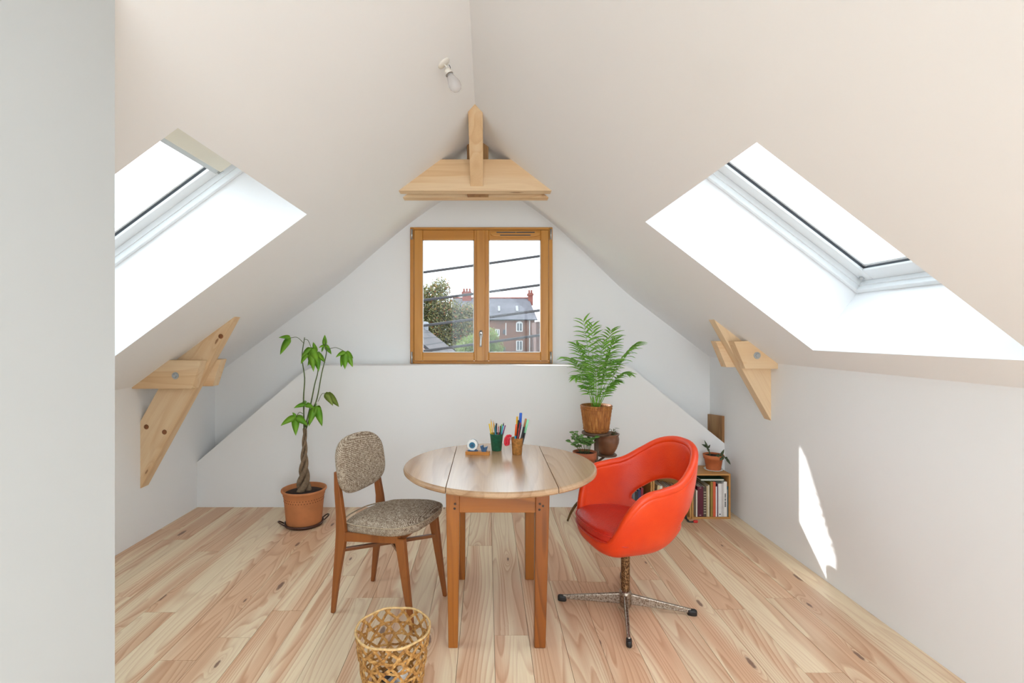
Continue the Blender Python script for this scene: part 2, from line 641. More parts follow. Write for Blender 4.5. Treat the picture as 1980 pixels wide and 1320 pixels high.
# ------------------------------------------------------------------ floor of separate boards
floor = obj('floor', box(B(), (XL - 0.05, YN, -0.3), (XR + 0.05, YU, -0.022)), GROOVE, kind='structure')
rf = random.Random(11)
bw = 0.172
k0 = math.floor((XL - 0.035) / bw)
x = 0.035 + bw * k0
while x < XR:
    xa, xb = max(x, XL), min(x + bw, XR)
    y = YN
    first = True
    while y < YB:
        ln = rf.uniform(1.5, 2.6)
        if first:
            ln = rf.uniform(2.4, 5.4)
            first = False
        ye = y + ln
        if ye > YB - 0.35:
            ye = YB
        g_ = 0.0009
        dz = rf.uniform(-0.0005, 0.0005)
        bm = box(B(), (xa + g_, y + g_, -0.022), (xb - g_, ye - g_, 0.0 + dz))
        pl = obj('plank', bm, FLOORM, floor, origin=True)
        y = ye
    x += bw

# ------------------------------------------------------------------ gable window
w1 = struct('window_1')
YF = 4.64           # face of the casements


def px_rect(bm, x0, y0, x1, y1, yf, depth):
    a, b = P(x0, y1, yf), P(x1, y0, yf)
    box(bm, (a.x, yf, a.z), (b.x, yf + depth, b.z))


for (r, mt) in (((793, 439, 800, 703), OAK), ((1061.5, 439, 1068.5, 703), OAK), ((800, 439, 1061.5, 444), OAKH), ((800, 698, 1061.5, 703), OAKH)):
    bm = B()
    px_rect(bm, *r, YF + 0.006, 0.075)
    bev(obj('frame', bm, mt, w1), 0.004)
for (xa, xb, ga, gb) in ((800.4, 930.5, 817, 916.6), (931, 1061, 945, 1045.6)):
    sash = None
    gy0, gy1 = 463.5, 681.5
    s0 = B()
    px_rect(s0, xa, 444.4, ga, 697.6, YF, 0.06)
    sash = bev(obj('casement', s0, OAK, w1), 0.006, 3)
    for (r, mt) in (((gb, 444.4, xb, 697.6), OAK), ((ga, 444.4, gb, gy0), OAKH), ((ga, gy1, gb, 697.6), OAKH)):
        b2 = B()
        px_rect(b2, *r, YF, 0.06)
        bev(obj('rail', b2, mt, sash, world=True), 0.006, 3)
    b2 = B()
    for r in ((ga, gy0, ga + 1.6, gy1), (gb - 1.6, gy0, gb, gy1), (ga, gy0, gb, gy0 + 1.6), (ga, gy1 - 1.6, gb, gy1)):
        px_rect(b2, *r, YF + 0.016, 0.012)
    obj('glazing_seal', b2, PVC, sash, world=True)
    b2 = B()
    px_rect(b2, ga - 1, gy0 - 1, gb + 1, gy1 + 1, YF + 0.028, 0.004)
    obj('pane', b2, GLASS, sash, world=True)
b2 = B()
px_rect(b2, 921.5, 444.4, 938, 697.6, YF - 0.012, 0.015)
bev(obj('cover_strip', b2, OAK, w1), 0.005, 3)
for (hx, hy0, hy1) in ((796.5, 443, 463), (796.5, 680, 702), (1065, 443, 463), (1065, 680, 702)):
    a, b_ = P(hx, hy1, YF), P(hx, hy0, YF)
    bm = tube(B(), [(a.x, YF - 0.006, a.z), (a.x, YF - 0.006, b_.z)], 0.009, 10)
    obj('hinge', bm, STEEL, w1, smooth=True)
# trickle vent in the head of the right casement
vt = B()
a, b_ = P(948, 458.5, YF), P(1045, 446, YF)
vz = (a.z + b_.z) / 2
out = super_outline(b_.x - a.x, b_.z - a.z, 32, 3)
prev = pad(vt, out, 0.014, 0.006, 0.0, lambda x_, y_, z_: ((a.x + b_.x) / 2 + x_, YF - z_ + 0.002, vz + y_))
vent = obj('air_vent', vt, OAKH, w1, smooth=True)
for (q0, q1, qy0, qy1) in ((960, 997, 448, 450), (998, 1034, 448, 450), (967, 1026, 453.6, 455.4)):
    bm = B()
    px_rect(bm, q0, qy0, q1, qy1, YF - 0.0135, 0.004)
    obj('slot', bm, GASKET, vent, world=True)
# handle
c = P(930, 646, YF - 0.012)
bm = pad(B(), super_outline(0.034, 0.075, 24, 2.4), 0.012, 0.005, 0.002, lambda x_, y_, z_: (c.x + x_, c.y - z_, c.z + y_))
hnd = obj('handle', bm, STEEL, w1, smooth=True)
e = P(929.3, 670, YF - 0.012)
bm = tube(B(), smooth_path([(c.x, c.y - 0.005, c.z), (c.x, c.y - 0.035, c.z - 0.005), (c.x, c.y - 0.045, c.z - 0.03), (e.x, e.y - 0.045, e.z)]), [0.009] * 7 + [0.011] * 6 + [0.010] * 6, 10)
obj('lever', bm, STEEL, hnd, smooth=True, world=True)
bm = box(B(), (WX0 + 0.001, YF + 0.082, WZ0 - 0.02), (WX1 - 0.001, YO + 0.03, WZ0 + 0.005))
obj('outer_sill', bm, plain('stone', (170, 165, 158), 0.8, var=0.1), w1)
portal('portal_gable', ((WX0 + WX1) / 2, YF + 0.10, (WZ0 + WZ1) / 2), (0, -1, 0), WX1 - WX0, WZ1 - WZ0)

# ------------------------------------------------------------------ skylights
for side, nm, SK in ((-1, 'window_2', SKY), (1, 'window_3', SKY), (1, 'window_fill_roof', SKYB)):
    t1, t2, y1, y2 = SK[side]
    w = struct(nm)

    def sbox(bm, ta, tb, ya, yb, na, nb, side=side):
        q = [sp(side, ta, na), sp(side, tb, na), sp(side, tb, nb), sp(side, ta, nb)]
        return prism(bm, q, ya, yb)
    # lining frame, 4 sides, then the sash with its glass
    fw = 0.03
    for (ta, tb, ya, yb) in ((t1, t2, y2 - fw, y2), (t1, t2, y1, y1 + fw), (t1, t1 + fw, y1 + fw, y2 - fw), (t2 - fw, t2, y1 + fw, y2 - fw)):
        bev(obj('frame', sbox(B(), ta, tb, ya, yb, TH - 0.02, TH + 0.075), PVC, w), 0.004)
    for (ta, tb, ya, yb) in ((t1 + fw, t2 - fw, y2 - fw - 0.008, y2 - fw), (t1 + fw, t2 - fw, y1 + fw, y1 + fw + 0.008), (t2 - fw - 0.008, t2 - fw, y1 + fw, y2 - fw)):
        obj('reveal_strip', sbox(B(), ta, tb, ya, yb, TH + 0.01, TH + 0.04), PVC, w)
    sw = 0.085
    f2 = fw + 0.004
    ta, tb, ya, yb = t1 + f2, t2 - f2, y1 + f2, y2 - f2
    s0 = bev(obj('sash', sbox(B(), ta, tb, yb - sw, yb, TH + 0.04, TH + 0.10), PVC, w), 0.006)
    for (qa, qb, ra, rb) in ((ta, tb, ya, ya + sw), (ta, ta + sw, ya + sw, yb - sw), (tb - sw, tb, ya + sw, yb - sw)):
        bev(obj('rail', sbox(B(), qa, qb, ra, rb, TH + 0.04, TH + 0.10), PVC, s0, world=True), 0.006)
    bm = B()
    for (qa, qb, ra, rb) in ((ta + sw, tb - sw, ya + sw, ya + sw + 0.003), (ta + sw, tb - sw, yb - sw - 0.003, yb - sw), (tb - sw - 0.003, tb - sw, ya + sw, yb - sw)):
        sbox(bm, qa, qb, ra, rb, TH + 0.055, TH + 0.07)
    obj('gasket', bm, GASKET, s0, world=True)
    bm = B()
    for (qa, qb, ra, rb) in ((ta + sw, tb - sw, yb - sw - 0.02, yb - sw - 0.006), (ta + sw, tb - sw, ya + sw + 0.006, ya + sw + 0.02), (tb - sw - 0.02, tb - sw - 0.006, ya + sw, yb - sw)):
        sbox(bm, qa, qb, ra, rb, TH + 0.066, TH + 0.07)
    obj('glazing_bead', bm, PVC, s0, world=True)
    obj('pane', sbox(B(), ta + sw - 0.01, tb - sw + 0.01, ya + sw - 0.01, yb - sw + 0.01, TH + 0.07, TH + 0.078), CLEAR if nm == 'window_fill_roof' else GLASS, s0, world=True)
    # outer flashing that closes the joint to the roof
    bm = B()
    for (qa, qb, ra, rb) in ((t1 - 0.12, t2 + 0.12, y2 - 0.001, y2 + 0.1), (t1 - 0.12, t2 + 0.12, y1 - 0.1, y1 + 0.001), (t1 - 0.12, t1 + 0.001, y1, y2), (t2 - 0.001, t2 + 0.12, y1, y2)):
        sbox(bm, qa, qb, ra, rb, TH - 0.01, TH + 0.085)
    obj('flashing', bm, GASKET, w)
    if side < 0:
        cas = plain('blind_cream', (236, 232, 216), 0.6, var=0.02)
        bl = bev(obj('blind_cassette', sbox(B(), t1 + fw, t1 + 0.235, y1 + 0.12, y2 - 0.12, TH - 0.012, TH + 0.035), cas, w), 0.006)
        obj('bottom_bar', sbox(B(), t1 + 0.236, t1 + 0.262, y1 + 0.12, y2 - 0.118, TH + 0.0, TH + 0.03), plain('bar_grey', (205, 212, 214), 0.4), bl, world=True)
        b2 = obj('end_cap', sbox(B(), t1 + 0.22, t1 + 0.25, y2 - 0.125, y2 - 0.11, TH - 0.014, TH + 0.02), STEEL, bl, world=True)
    else:
        k = sp(side, tb - 0.03, TH + 0.036)
        bm = lathe(B(), [(0.012, -0.008), (0.014, 0.0), (0.012, 0.008)], 12)
        o = obj('corner_catch', bm, STEEL, w, smooth=True)
        o.location = (k[0], yb - 0.03, k[1])
    tc = (t1 + t2) / 2
    a = math.atan(TR if side > 0 else TL)
    q = sp(side, tc, TH + 0.09)
    portal('portal_skylight', (q[0], (y1 + y2) / 2, q[1]), (-side * math.sin(a), 0, -math.cos(a)), y2 - y1, y2 - y1)

# ------------------------------------------------------------------ timbers
YT0, YT1, YT2, YT3 = 3.585, 3.672, 3.762, 3.850       # twin ties clamp a 9 cm timber
PINE_X = wood('pine_beam_horizontal', rot=(0, 0, R(90)), **PINE)
PINE_Z = wood('pine_beam_upright', rot=(R(90), 0, 0), **PINE)
PINE_L = wood('pine_strut_rising_right', rot=(R(90), 0, R(0)), **PINE)


def strut_mat(name, ang):
    # grain along the strut's own direction in the x-z plane
    m = wood(name, rot=(R(90), 0, 0), **PINE)
    mp = [n for n in m.node_tree.nodes if n.type == 'MAPPING'][0]
    mp.inputs['Rotation'].default_value = (R(90), 0, R(ang - 90))
    return m


BOLT = plain('zinc', (186, 192, 196), 0.35, metal=0.6, var=0.08)
PEG = plain('knot_plug', (142, 88, 50), 0.6, var=0.2, vscale=30)
tr = thing('roof_truss', 'pale pine roof truss with twin collar beams and central post under the ridge', 'roof truss', (XRI, 3.7, 2.52))
zb, zt_ = 2.524, 2.748


def x_on_slope(side, h):
    return XR - (h - HR) / TR if side > 0 else XL + (h - HL) / TL


for (ya, yb) in ((YT0, YT1), (YT2, YT3)):
    poly = [(x_on_slope(-1, zb) - 0.01, zb), (x_on_slope(1, zb) + 0.01, zb), (x_on_slope(1, zt_) + 0.01, zt_), (x_on_slope(-1, zt_) - 0.01, zt_)]
    bev(obj('collar_beam', prism(B(), poly, ya, yb), PINE_X, tr, world=True), 0.003)
kx0, kx1 = P(903, 300, YT1).x, P(944.5, 300, YT1).x
bev(obj('king_post', prism(B(), [(kx0, zb), (kx1, zb), (kx1, slope_h(kx1) + 0.02), (XRI, HRI + 0.03), (kx0, slope_h(kx0) + 0.02)], YT1, YT2), OLDW, tr, world=True), 0.003)
# diagonal brace from the collar up to the ridge, leaning towards the room
hw = 0.046
zlo = EYE + (647 - 360) / F * YT0
d = Vector((0, 3.126 - YT0, HRI - zlo))
bm = B()
sec = [(-hw, 0), (hw, 0)]
nrm = Vector((0, -d.z, d.y)).normalized()
if nrm.y > 0:
    nrm = -nrm
cx = XRI + 0.002
base = Vector((cx, YT0, zlo))
top = Vector((cx, 3.126, HRI))
thick = 0.10
back = Vector((0, 0.12, 0.0))
for_top = lambda dx: HRI - abs(dx) * (TL if dx < 0 else TR) + 0.008
# front face outline: bottom edge, two sides, pointed top
zc = for_top(hw)
tt = (zc - zlo) / (HRI - zlo)
yc_ = YT0 + (3.126 - YT0) * tt
front = [(cx - hw, YT0 + 0.0, zlo), (cx + hw, YT0 + 0.0, zlo), (cx + hw, yc_, zc), (cx, 3.126, HRI + 0.008), (cx - hw, yc_, zc)]
behind = [(p[0], p[1] + 0.13, p[2]) for p in front]
fa = [bm.verts.new(p) for p in front]
fb = [bm.verts.new(p) for p in behind]
bm.faces.new(fa)
bm.faces.new(fb[::-1])
for i in range(5):
    j = (i + 1) % 5
    bm.faces.new((fa[i], fa[j], fb[j], fb[i]))
bev(obj('ridge_brace', bm, PINE_Z, tr, world=True), 0.003)


def make_strut(name, label, side, xb_, zb_, xt, zt2, tie_z0, tie_z1, tie_xa, tie_xb, ang, plugs, bolt):
    t = thing(name, label, 'roof strut', (xb_, YT1, zb_), 0)
    ux, uz = xt - xb_, zt2 - zb_
    L = math.hypot(ux, uz)
    ux, uz = ux / L, uz / L
    wdt = 0.232
    # lower edge runs (xb,zb) -> (xt,zt); the timber lies on the wall side of it
    nx_, nz_ = (-uz, ux) if side < 0 else (uz, -ux)
    nz_ = abs(nz_)
    nx_ = -abs(nx_) if side < 0 else abs(nx_)
    wx = XL if side < 0 else XR
    # upper edge meets wall at zw and slope at (xs, zs)
    ox, oz = xb_ + nx_ * wdt, zb_ + nz_ * wdt
    zw = oz + (wx - ox) / ux * uz
    # intersection of the upper edge with the slope
    tl = TL if side < 0 else -TR
    h0 = slope_h(wx)
    # h0 + tl*(x-wx) = zw + (x-wx)*uz/ux
    xs = wx + (h0 - zw) / (uz / ux - tl)
    zs = h0 + tl * (xs - wx)
    e_ = 0.006 * side
    poly = [(wx + e_, zb_), (xb_, zb_), (xt, zt2 + 0.006), (xs, zs + 0.006), (wx + e_, zw)]
    m = strut_mat(name + '_pine' + str(side), ang)
    bev(obj('strut', prism(B(), poly, YT1, YT2), m, t, world=True), 0.003)
    for (ya, yb, ex) in ((YT0, YT1, 0.0), (YT2, YT3, -0.05 * side)):
        xs0 = x_on_slope(side, tie_z1)
        poly = [(tie_xb, tie_z0), (wx + e_, tie_z0), (wx + e_, slope_h(wx)), (xs0, tie_z1 + 0.004), (tie_xa, tie_z1)]
        if ex:
            poly[0] = (tie_xb + ex, tie_z0)
            poly[-1] = (tie_xa + ex, tie_z1)
        bev(obj('tie_beam', prism(B(), poly, ya, yb), PINE_X, t, world=True), 0.003)
    bp = P(bolt[0], bolt[1], YT0)
    bm = lathe(B(), [(0.0, 0.014), (0.013, 0.014), (0.016, 0.010), (0.016, 0.0), (0.0, 0.0)], 6)
    o = obj('bolt', bm, BOLT, t)
    o.location = MW[t.name].inverted() @ Vector((bp.x, YT0 - 0.003, bp.z))
    o.rotation_euler = (R(90), 0, 0)
    bm = lathe(B(), [(0.0, 0.003), (0.024, 0.003), (0.025, 0.0), (0.0, 0.0)], 20)
    o2 = obj('washer', bm, BOLT, t)
    o2.location = o.location + Vector((0, 0.003, 0))
    o2.rotation_euler = (R(90), 0, 0)
    for (qx, qy) in plugs:
        q = P(qx, qy, YT1)
        bm = lathe(B(), [(0.0, 0.004), (0.014, 0.004), (0.018, 0.0), (0.0, 0.0)], 16)
        o = obj('peg', bm, PEG, t, smooth=True)
        o.location = MW[t.name].inverted() @ Vector((q.x, YT1 - 0.001, q.z))
        o.rotation_euler = (R(90), 0, 0)
    return t


make_strut('roof_strut', 'long pine strut with bolted tie blocks beside the money tree', -1, XL, 0.380, -1.835, 1.634, 1.116, 1.316, -2.037, -2.10, 61,
           [(427, 650), (283, 825), (318, 835)], (339, 726))
make_strut('roof_strut', 'shorter pine strut with bolted tie blocks above the small book crate', 1, XR, 0.874, 1.645, 1.617, 1.258, 1.452, 1.755, 1.835, 120,
           [], (1464, 687))
# wooden end of a wall plate in the recess above the ledge shoulder
bm = hexa(B(), [(XR - 0.022, YB + 0.004, 0.565), (XR + 0.002, YB + 0.004, 0.555), (XR + 0.002, YU, 0.555), (XR - 0.022, YU, 0.565)],
          [(XR - 0.022, YB + 0.004, 0.792), (XR + 0.002, YB + 0.004, 0.792), (XR + 0.002, YU, 0.765), (XR - 0.022, YU, 0.765)])
o = bev(obj('timber_end', bm, OLDW, origin=True), 0.002)
tag(o, 'brown timber end set in the white wall recess above the small crate', 'timber')

# ------------------------------------------------------------------ ceiling lamp
lp = P(858, 122, 2.473)
lamp = thing('ceiling_lamp', 'bare light bulb in a white socket on the sloping ceiling', 'lamp', lp)
LW = plain('lamp_white', (238, 232, 222), 0.4, var=0.01)
nrm = Vector((math.sin(math.atan(TL)), 0, -math.cos(math.atan(TL))))
hang = Vector((0.45, 0.0, -0.89)).normalized()


def oriented(o, direction, at):
    q = Vector((0, 0, 1)).rotation_difference(Vector(direction))
    o.rotation_mode = 'QUATERNION'
    o.rotation_quaternion = q
    o.location = at
    return o


oriented(obj('ceiling_rose', lathe(B(), [(0.0, -0.004), (0.034, -0.004), (0.033, 0.004), (0.022, 0.009), (0.0, 0.010)], 28), LW, lamp, smooth=True), nrm, (0, 0, 0))
bm = tube(B(), smooth_path([nrm * 0.01, nrm * 0.025, hang * 0.04]), 0.0045, 8)
obj('flex', bm, LW, lamp, smooth=True)
bm = tube(B(), smooth_path([nrm * 0.01 + Vector((0.02, 0, 0)), Vector((0.032, 0, -0.022)), Vector((0.028, 0, -0.036)), hang * 0.04]), 0.0018, 6)
obj('wire_loop', bm, GASKET, lamp, smooth=True)
sk = oriented(obj('socket', lathe(B(), [(0.0, 0.03), (0.010, 0.03), (0.0165, 0.04), (0.018, 0.062), (0.0, 0.062)], 24), LW, lamp, smooth=True), hang, (0, 0, 0))
oriented(obj('ring', lathe(B(), [(0.0185, 0.060), (0.0195, 0.062), (0.0185, 0.064)], 24, close=True), plain('ring_brown', (120, 98, 84), 0.4), lamp, smooth=True), hang, (0, 0, 0))
m, nt, b = newmat('frosted_bulb')
b.inputs['Base Color'].default_value = srgb((236, 232, 230))
b.inputs['Roughness'].default_value = 0.25
b.inputs['Transmission Weight'].default_value = 0.55
b.inputs['IOR'].default_value = 1.1
oriented(obj('bulb', lathe(B(), [(0.0, 0.062), (0.015, 0.064), (0.018, 0.075), (0.026, 0.098), (0.030, 0.116), (0.0285, 0.133), (0.021, 0.147), (0.010, 0.154), (0.0, 0.155)], 28), m, lamp, smooth=True), hang, (0, 0, 0))

# ------------------------------------------------------------------ drop-leaf table
TX, TY, TRAD, TZ = 0.070, 2.807, 0.529, 0.785
tab = thing('drop_leaf_table', 'round wooden drop-leaf table with worn top and square tapered legs', 'table', (TX, TY, 0))
s0, s1 = -0.194 - TX, 0.334 - TX


def arc_piece(xa, xb, z0, z1):
    """slice of the round top between two seams, with a softly rounded outer rim"""
    bm = B()
    prev = None
    n = 40
    for dlt, z in ((0.010, z0), (0.0, z0 + 0.009), (0.0, z1 - 0.012), (0.004, z1 - 0.004), (0.013, z1)):
        r = TRAD - dlt
        A = math.acos(max(-1, min(1, xb / r)))
        Bn = math.acos(max(-1, min(1, xa / r)))
        ang = [A + (Bn - A) * i / n for i in range(n + 1)]
        pts = [(r * math.cos(q), r * math.sin(q)) for q in ang]
        low = [(x_, -y_) for x_, y_ in reversed(pts)]
        if abs(pts[-1][1]) < 1e-5:
            low = low[1:]
        if abs(pts[0][1]) < 1e-5:
            low = low[:-1]
        ring = [bm.verts.new((x_, y_, z)) for x_, y_ in pts + low]
        if prev:
            for i in range(len(ring)):
                j = (i + 1) % len(ring)
                bm.faces.new((prev[i], prev[j], ring[j], ring[i]))
        else:
            bm.faces.new(ring[::-1])
        prev = ring
    bm.faces.new(prev)
    return bm


for nm, xa, xb in (('leaf', -1, s0 - 0.0015), ('tabletop', s0 + 0.0015, s1 - 0.0015), ('leaf', s1 + 0.0015, 1)):
    bev(obj(nm, arc_piece(xa, xb, TZ - 0.03, TZ), TABLETOP, tab), 0.001, 1)


def leg(nm, t, top, bot, mat, parent):
    """tapered square leg: top / bot = (x0, x1, y0, y1, z)"""
    x0, x1, y0, y1, z = bot
    a = [(x0, y0, z), (x1, y0, z), (x1, y1, z), (x0, y1, z)]
    x0, x1, y0, y1, z = top
    b = [(x0, y0, z), (x1, y0, z), (x1, y1, z), (x0, y1, z)]
    return bev(obj(nm, hexa(B(), a, b), mat, parent, world=True), 0.004)


zt3 = TZ - 0.03
leg('leg', 0, (-0.198, -0.131, 2.413, 2.480, zt3), (-0.186, -0.141, 2.413, 2.458, 0), TABLELEG, tab)
leg('leg', 0, (0.232, 0.300, 2.413, 2.480, zt3), (0.226, 0.280, 2.413, 2.462, 0), TABLELEG, tab)
leg('leg', 0, (-0.200, -0.133, 3.075, 3.142, zt3), (-0.186, -0.136, 3.085, 3.135, 0), TABLELEG, tab)
leg('leg', 0, (0.232, 0.300, 3.075, 3.142, zt3), (0.234, 0.288, 3.085, 3.135, 0), TABLELEG, tab)
TABLEAPRY = wood('table_side_rail_wood', (178, 108, 36), (162, 93, 28), (112, 60, 18), rings=5.0, rough=0.38, ring_amt=0.6, coat=0.2)
for a, b_, mt in (((-0.140, 2.424, 0.645), (0.240, 2.446, zt3), TABLEAPR), ((-0.140, 3.100, 0.645), (0.240, 3.125, zt3), TABLEAPR),
                  ((-0.190, 2.470, 0.650), (-0.168, 3.085, zt3), TABLEAPRY), ((0.268, 2.470, 0.650), (0.290, 3.085, zt3), TABLEAPRY)):
    bev(obj('apron', box(B(), a, b_), mt, tab, world=True), 0.002)
DARKPEG = plain('dark_peg', (60, 34, 18), 0.5)
for (qx, qy) in ((880, 974), (879, 983), (1044, 974), (1043, 985), (1050, 978)):
    q = P(qx, qy, 2.413)
    o = obj('peg', lathe(B(), [(0, 0.002), (0.005, 0.002), (0.006, 0), (0, 0)], 10), DARKPEG, tab)
    o.location = MW[tab.name].inverted() @ Vector((q.x, 2.4125, q.z))
    o.rotation_euler = (R(90), 0, 0)
IRON = plain('dark_iron', (46, 40, 36), 0.5, metal=0.6)
for xx in (-0.128, 0.222):
    obj('hinge_bracket', box(B(), (xx, 3.06, 0.600), (xx + 0.008, 3.076, 0.70)), IRON, tab, world=True)
for xx in (-0.11, 0.16):
    obj('hinge_bracket', box(B(), (xx, 2.447, 0.638), (xx + 0.06, 2.47, 0.646)), IRON, tab, world=True)

# ------------------------------------------------------------------ upholstered chair
m, nt, b = newmat('tweed')
g = N(nt)
v = g.obj()
wv = g.n('ShaderNodeSeparateXYZ')
g.link(v, wv.inputs[0])
rows = g.m('SINE', g.m('MULTIPLY', g.m('ADD', wv.outputs[2], g.m('ADD', g.m('MULTIPLY', wv.outputs[0], 0.9), g.m('MULTIPLY', wv.outputs[1], 0.05))), 780.0))
th = g.noise(g.vm('MULTIPLY', v, (260.0, 110.0, 420.0)), 1.0, 3.0, 0.7)
th2 = g.noise(v, 60.0, 3.0)
f = g.m('ADD', g.m('ADD', g.m('MULTIPLY', g.m('SUBTRACT', th, 0.5), 2.0), 0.47), g.m('ADD', g.m('MULTIPLY', rows, 0.13), g.m('MULTIPLY', g.m('SUBTRACT', th2, 0.5), 0.5)))
g.link(g.ramp(f, [(0.12, srgb((92, 70, 56))), (0.42, srgb((152, 130, 110))), (0.6, srgb((200, 184, 162))), (0.9, srgb((232, 222, 204)))]), b.inputs['Base Color'])
b.inputs['Roughness'].default_value = 0.95
b.inputs['Specular IOR Level'].default_value = 0.1
g.bump(f, 0.6, 0.004, b)
TWEED = m

ch = thing('dining_chair', 'mid-century wooden chair with brown tweed seat and back', 'chair', (-0.535, 2.81, 0), R(-21.3))


def stack(bm, secs):
    """loft of rectangles: (x, y, z, wx, wy)"""
    prev = None
    for (x, y, z, wx, wy) in secs:
        ring = [bm.verts.new((x + sx * wx / 2, y + sy * wy / 2, z)) for sx, sy in ((-1, -1), (1, -1), (1, 1), (-1, 1))]
        if prev:
            for i in range(4):
                j = (i + 1) % 4
                bm.faces.new((prev[i], prev[j], ring[j], ring[i]))
        else:
            bm.faces.new(ring[::-1])
        prev = ring
    bm.faces.new(prev)
    return bm


for s in (-1, 1):
    y = s * 0.187
    bev(obj('leg', stack(B(), [(-0.246, y, 0, 0.022, 0.022), (-0.222, y, 0.2, 0.038, 0.026), (-0.198, y, 0.36, 0.056, 0.028), (-0.190, y, 0.44, 0.062, 0.028),
                               (-0.196, y, 0.53, 0.048, 0.028), (-0.216, y * 0.98, 0.66, 0.038, 0.026), (-0.232, y * 0.95, 0.76, 0.022, 0.022)]), CHAIRW, ch), 0.005)
    bev(obj('leg', stack(B(), [(0.242, y, 0, 0.022, 0.022), (0.205, y * 0.99, 0.22, 0.038, 0.028), (0.168, y * 0.97, 0.46, 0.056, 0.032)]), CHAIRW, ch), 0.005)
    bev(obj('side_rail', hexa(B(), [(-0.19, y - 0.010, 0.395), (0.16, y - 0.010, 0.435), (0.16, y + 0.010, 0.435), (-0.19, y + 0.010, 0.395)],
                              [(-0.19, y - 0.010, 0.445), (0.16, y - 0.010, 0.475), (0.16, y + 0.010, 0.475), (-0.19, y + 0.010, 0.445)]), CHAIRW, ch), 0.003)
bev(obj('front_rail', box(B(), (0.145, -0.18, 0.435), (0.165, 0.18, 0.475)), CHAIRW, ch), 0.003)
bev(obj('rear_rail', box(B(), (-0.195, -0.18, 0.40), (-0.175, 0.18, 0.445)), CHAIRW, ch), 0.003)
CHAIRD = wood('chair_stretcher_wood', (132, 78, 36), (120, 68, 30), (96, 52, 20), rot=(0, 0, R(60)), rings=4.0, rough=0.35, ring_amt=0.3, coat=0.2, bump=0.04)
for s, mt, dz in ((1, CHAIRD, 0.0), (-1, CHAIRD, 0.019)):
    p, q = Vector((-0.200, -s * 0.185, 0.335 + dz)), Vector((0.188, s * 0.183, 0.335 + dz))
    d = (q - p).normalized()
    n_ = Vector((-d.y, d.x, 0)) * 0.011
    zz = Vector((0, 0, 0.0185))
    bev(obj('stretcher', hexa(B(), [p - n_, q - n_, q + n_, p + n_], [p - n_ + zz, q - n_ + zz, q + n_ + zz, p + n_ + zz]), mt, ch), 0.003)
out = [(x * (1 + 0.0), y * (0.95 + 0.12 * x / 0.24)) for x, y in super_outline(0.50, 0.47, 56, 3.0)]
bm = pad(B(), out, 0.068, 0.026, 0.016, lambda x, y, z: (x + 0.01, y, 0.458 + 0.085 * x + z - 0.9 * max(0, -x - 0.1) * 0.2))
seat = sub(obj('seat', bm, TWEED, ch, smooth=True), 1)
bm = pad(B(), [(x, y + (0.02 if y > 0 else -0.01) * (1 - (x / 0.21) ** 2)) for x, y in super_outline(0.43, 0.285, 56, 3.4)], 0.052, 0.024, 0.010,
         lambda x, y, z: (-0.240 - 0.16 * y + z + 0.45 * x * x, x, 0.775 + y))
sub(obj('backrest', bm, TWEED, ch, smooth=True), 1)
PIP = plain('piping_cloth', (176, 158, 134), 0.95, var=0.3, vscale=120)
bm = tube(B(), [((x + 0.01) * 1.0, y * 1.0, 0.458 + 0.085 * x + 0.050) for x, y in out + out[:1]], 0.004, 6, caps=False)
obj('piping', bm, PIP, seat, smooth=True)

# ------------------------------------------------------------------ red swivel armchair
m, nt, b = newmat('red_vinyl')
g = N(nt)
v = g.obj()
n1 = g.noise(v, 6.0, 3.0)
g.link(g.ramp(n1, [(0.3, srgb((226, 56, 10))), (0.7, srgb((240, 72, 18)))]), b.inputs['Base Color'])
b.inputs['Roughness'].default_value = 0.36
b.inputs['Specular IOR Level'].default_value = 0.5
vo = g.n('ShaderNodeTexVoronoi')
g.link(v, vo.inputs['Vector'])
vo.inputs['Scale'].default_value = 210.0
g.bump(g.m('ADD', vo.outputs['Distance'], g.noise(v, 35.0, 4.0)), 0.16, 0.004, b)
RED = m
m, nt, b = newmat('red_vinyl_cushion')
g = N(nt)
v = g.obj()
n1 = g.noise(v, 5.0, 3.0)
g.link(g.ramp(n1, [(0.3, srgb((196, 38, 24))), (0.7, srgb((216, 54, 34)))]), b.inputs['Base Color'])
b.inputs['Roughness'].default_value = 0.34
vo = g.n('ShaderNodeTexVoronoi')
g.link(v, vo.inputs['Vector'])
vo.inputs['Scale'].default_value = 130.0
g.bump(g.m('ADD', vo.outputs['Distance'], g.noise(v, 25.0, 4.0)), 0.3, 0.005, b)
REDC = m
m, nt, b = newmat('pitted_chrome')
g = N(nt)
n1 = g.noise(g.obj(), 120.0, 5.0, 0.7)
g.link(g.ramp(n1, [(0.36, srgb((96, 74, 56))), (0.56, srgb((176, 164, 150)))]), b.inputs['Base Color'])
b.inputs['Metallic'].default_value = 0.85
b.inputs['Roughness'].default_value = 0.33
PIT = m
m, nt, b = newmat('rusted_column')
g = N(nt)
n1 = g.noise(g.obj(), 150.0, 5.0, 0.7)
g.link(g.ramp(n1, [(0.42, srgb((70, 44, 24))), (0.6, srgb((172, 136, 96)))]), b.inputs['Base Color'])
b.inputs['Metallic'].default_value = 0.7
b.inputs['Roughness'].default_value = 0.4
RUST = m

arm = thing('swivel_armchair', 'glossy orange-red vinyl tub armchair on a four-star metal base', 'armchair', (0.760, 2.773, 0), R(193.5))
HT = [(0, 0.420), (34, 0.426), (50, 0.468), (64, 0.600), (78, 0.690), (98, 0.718), (118, 0.742), (136, 0.805), (152, 0.865), (168, 0.893), (180, 0.897)]


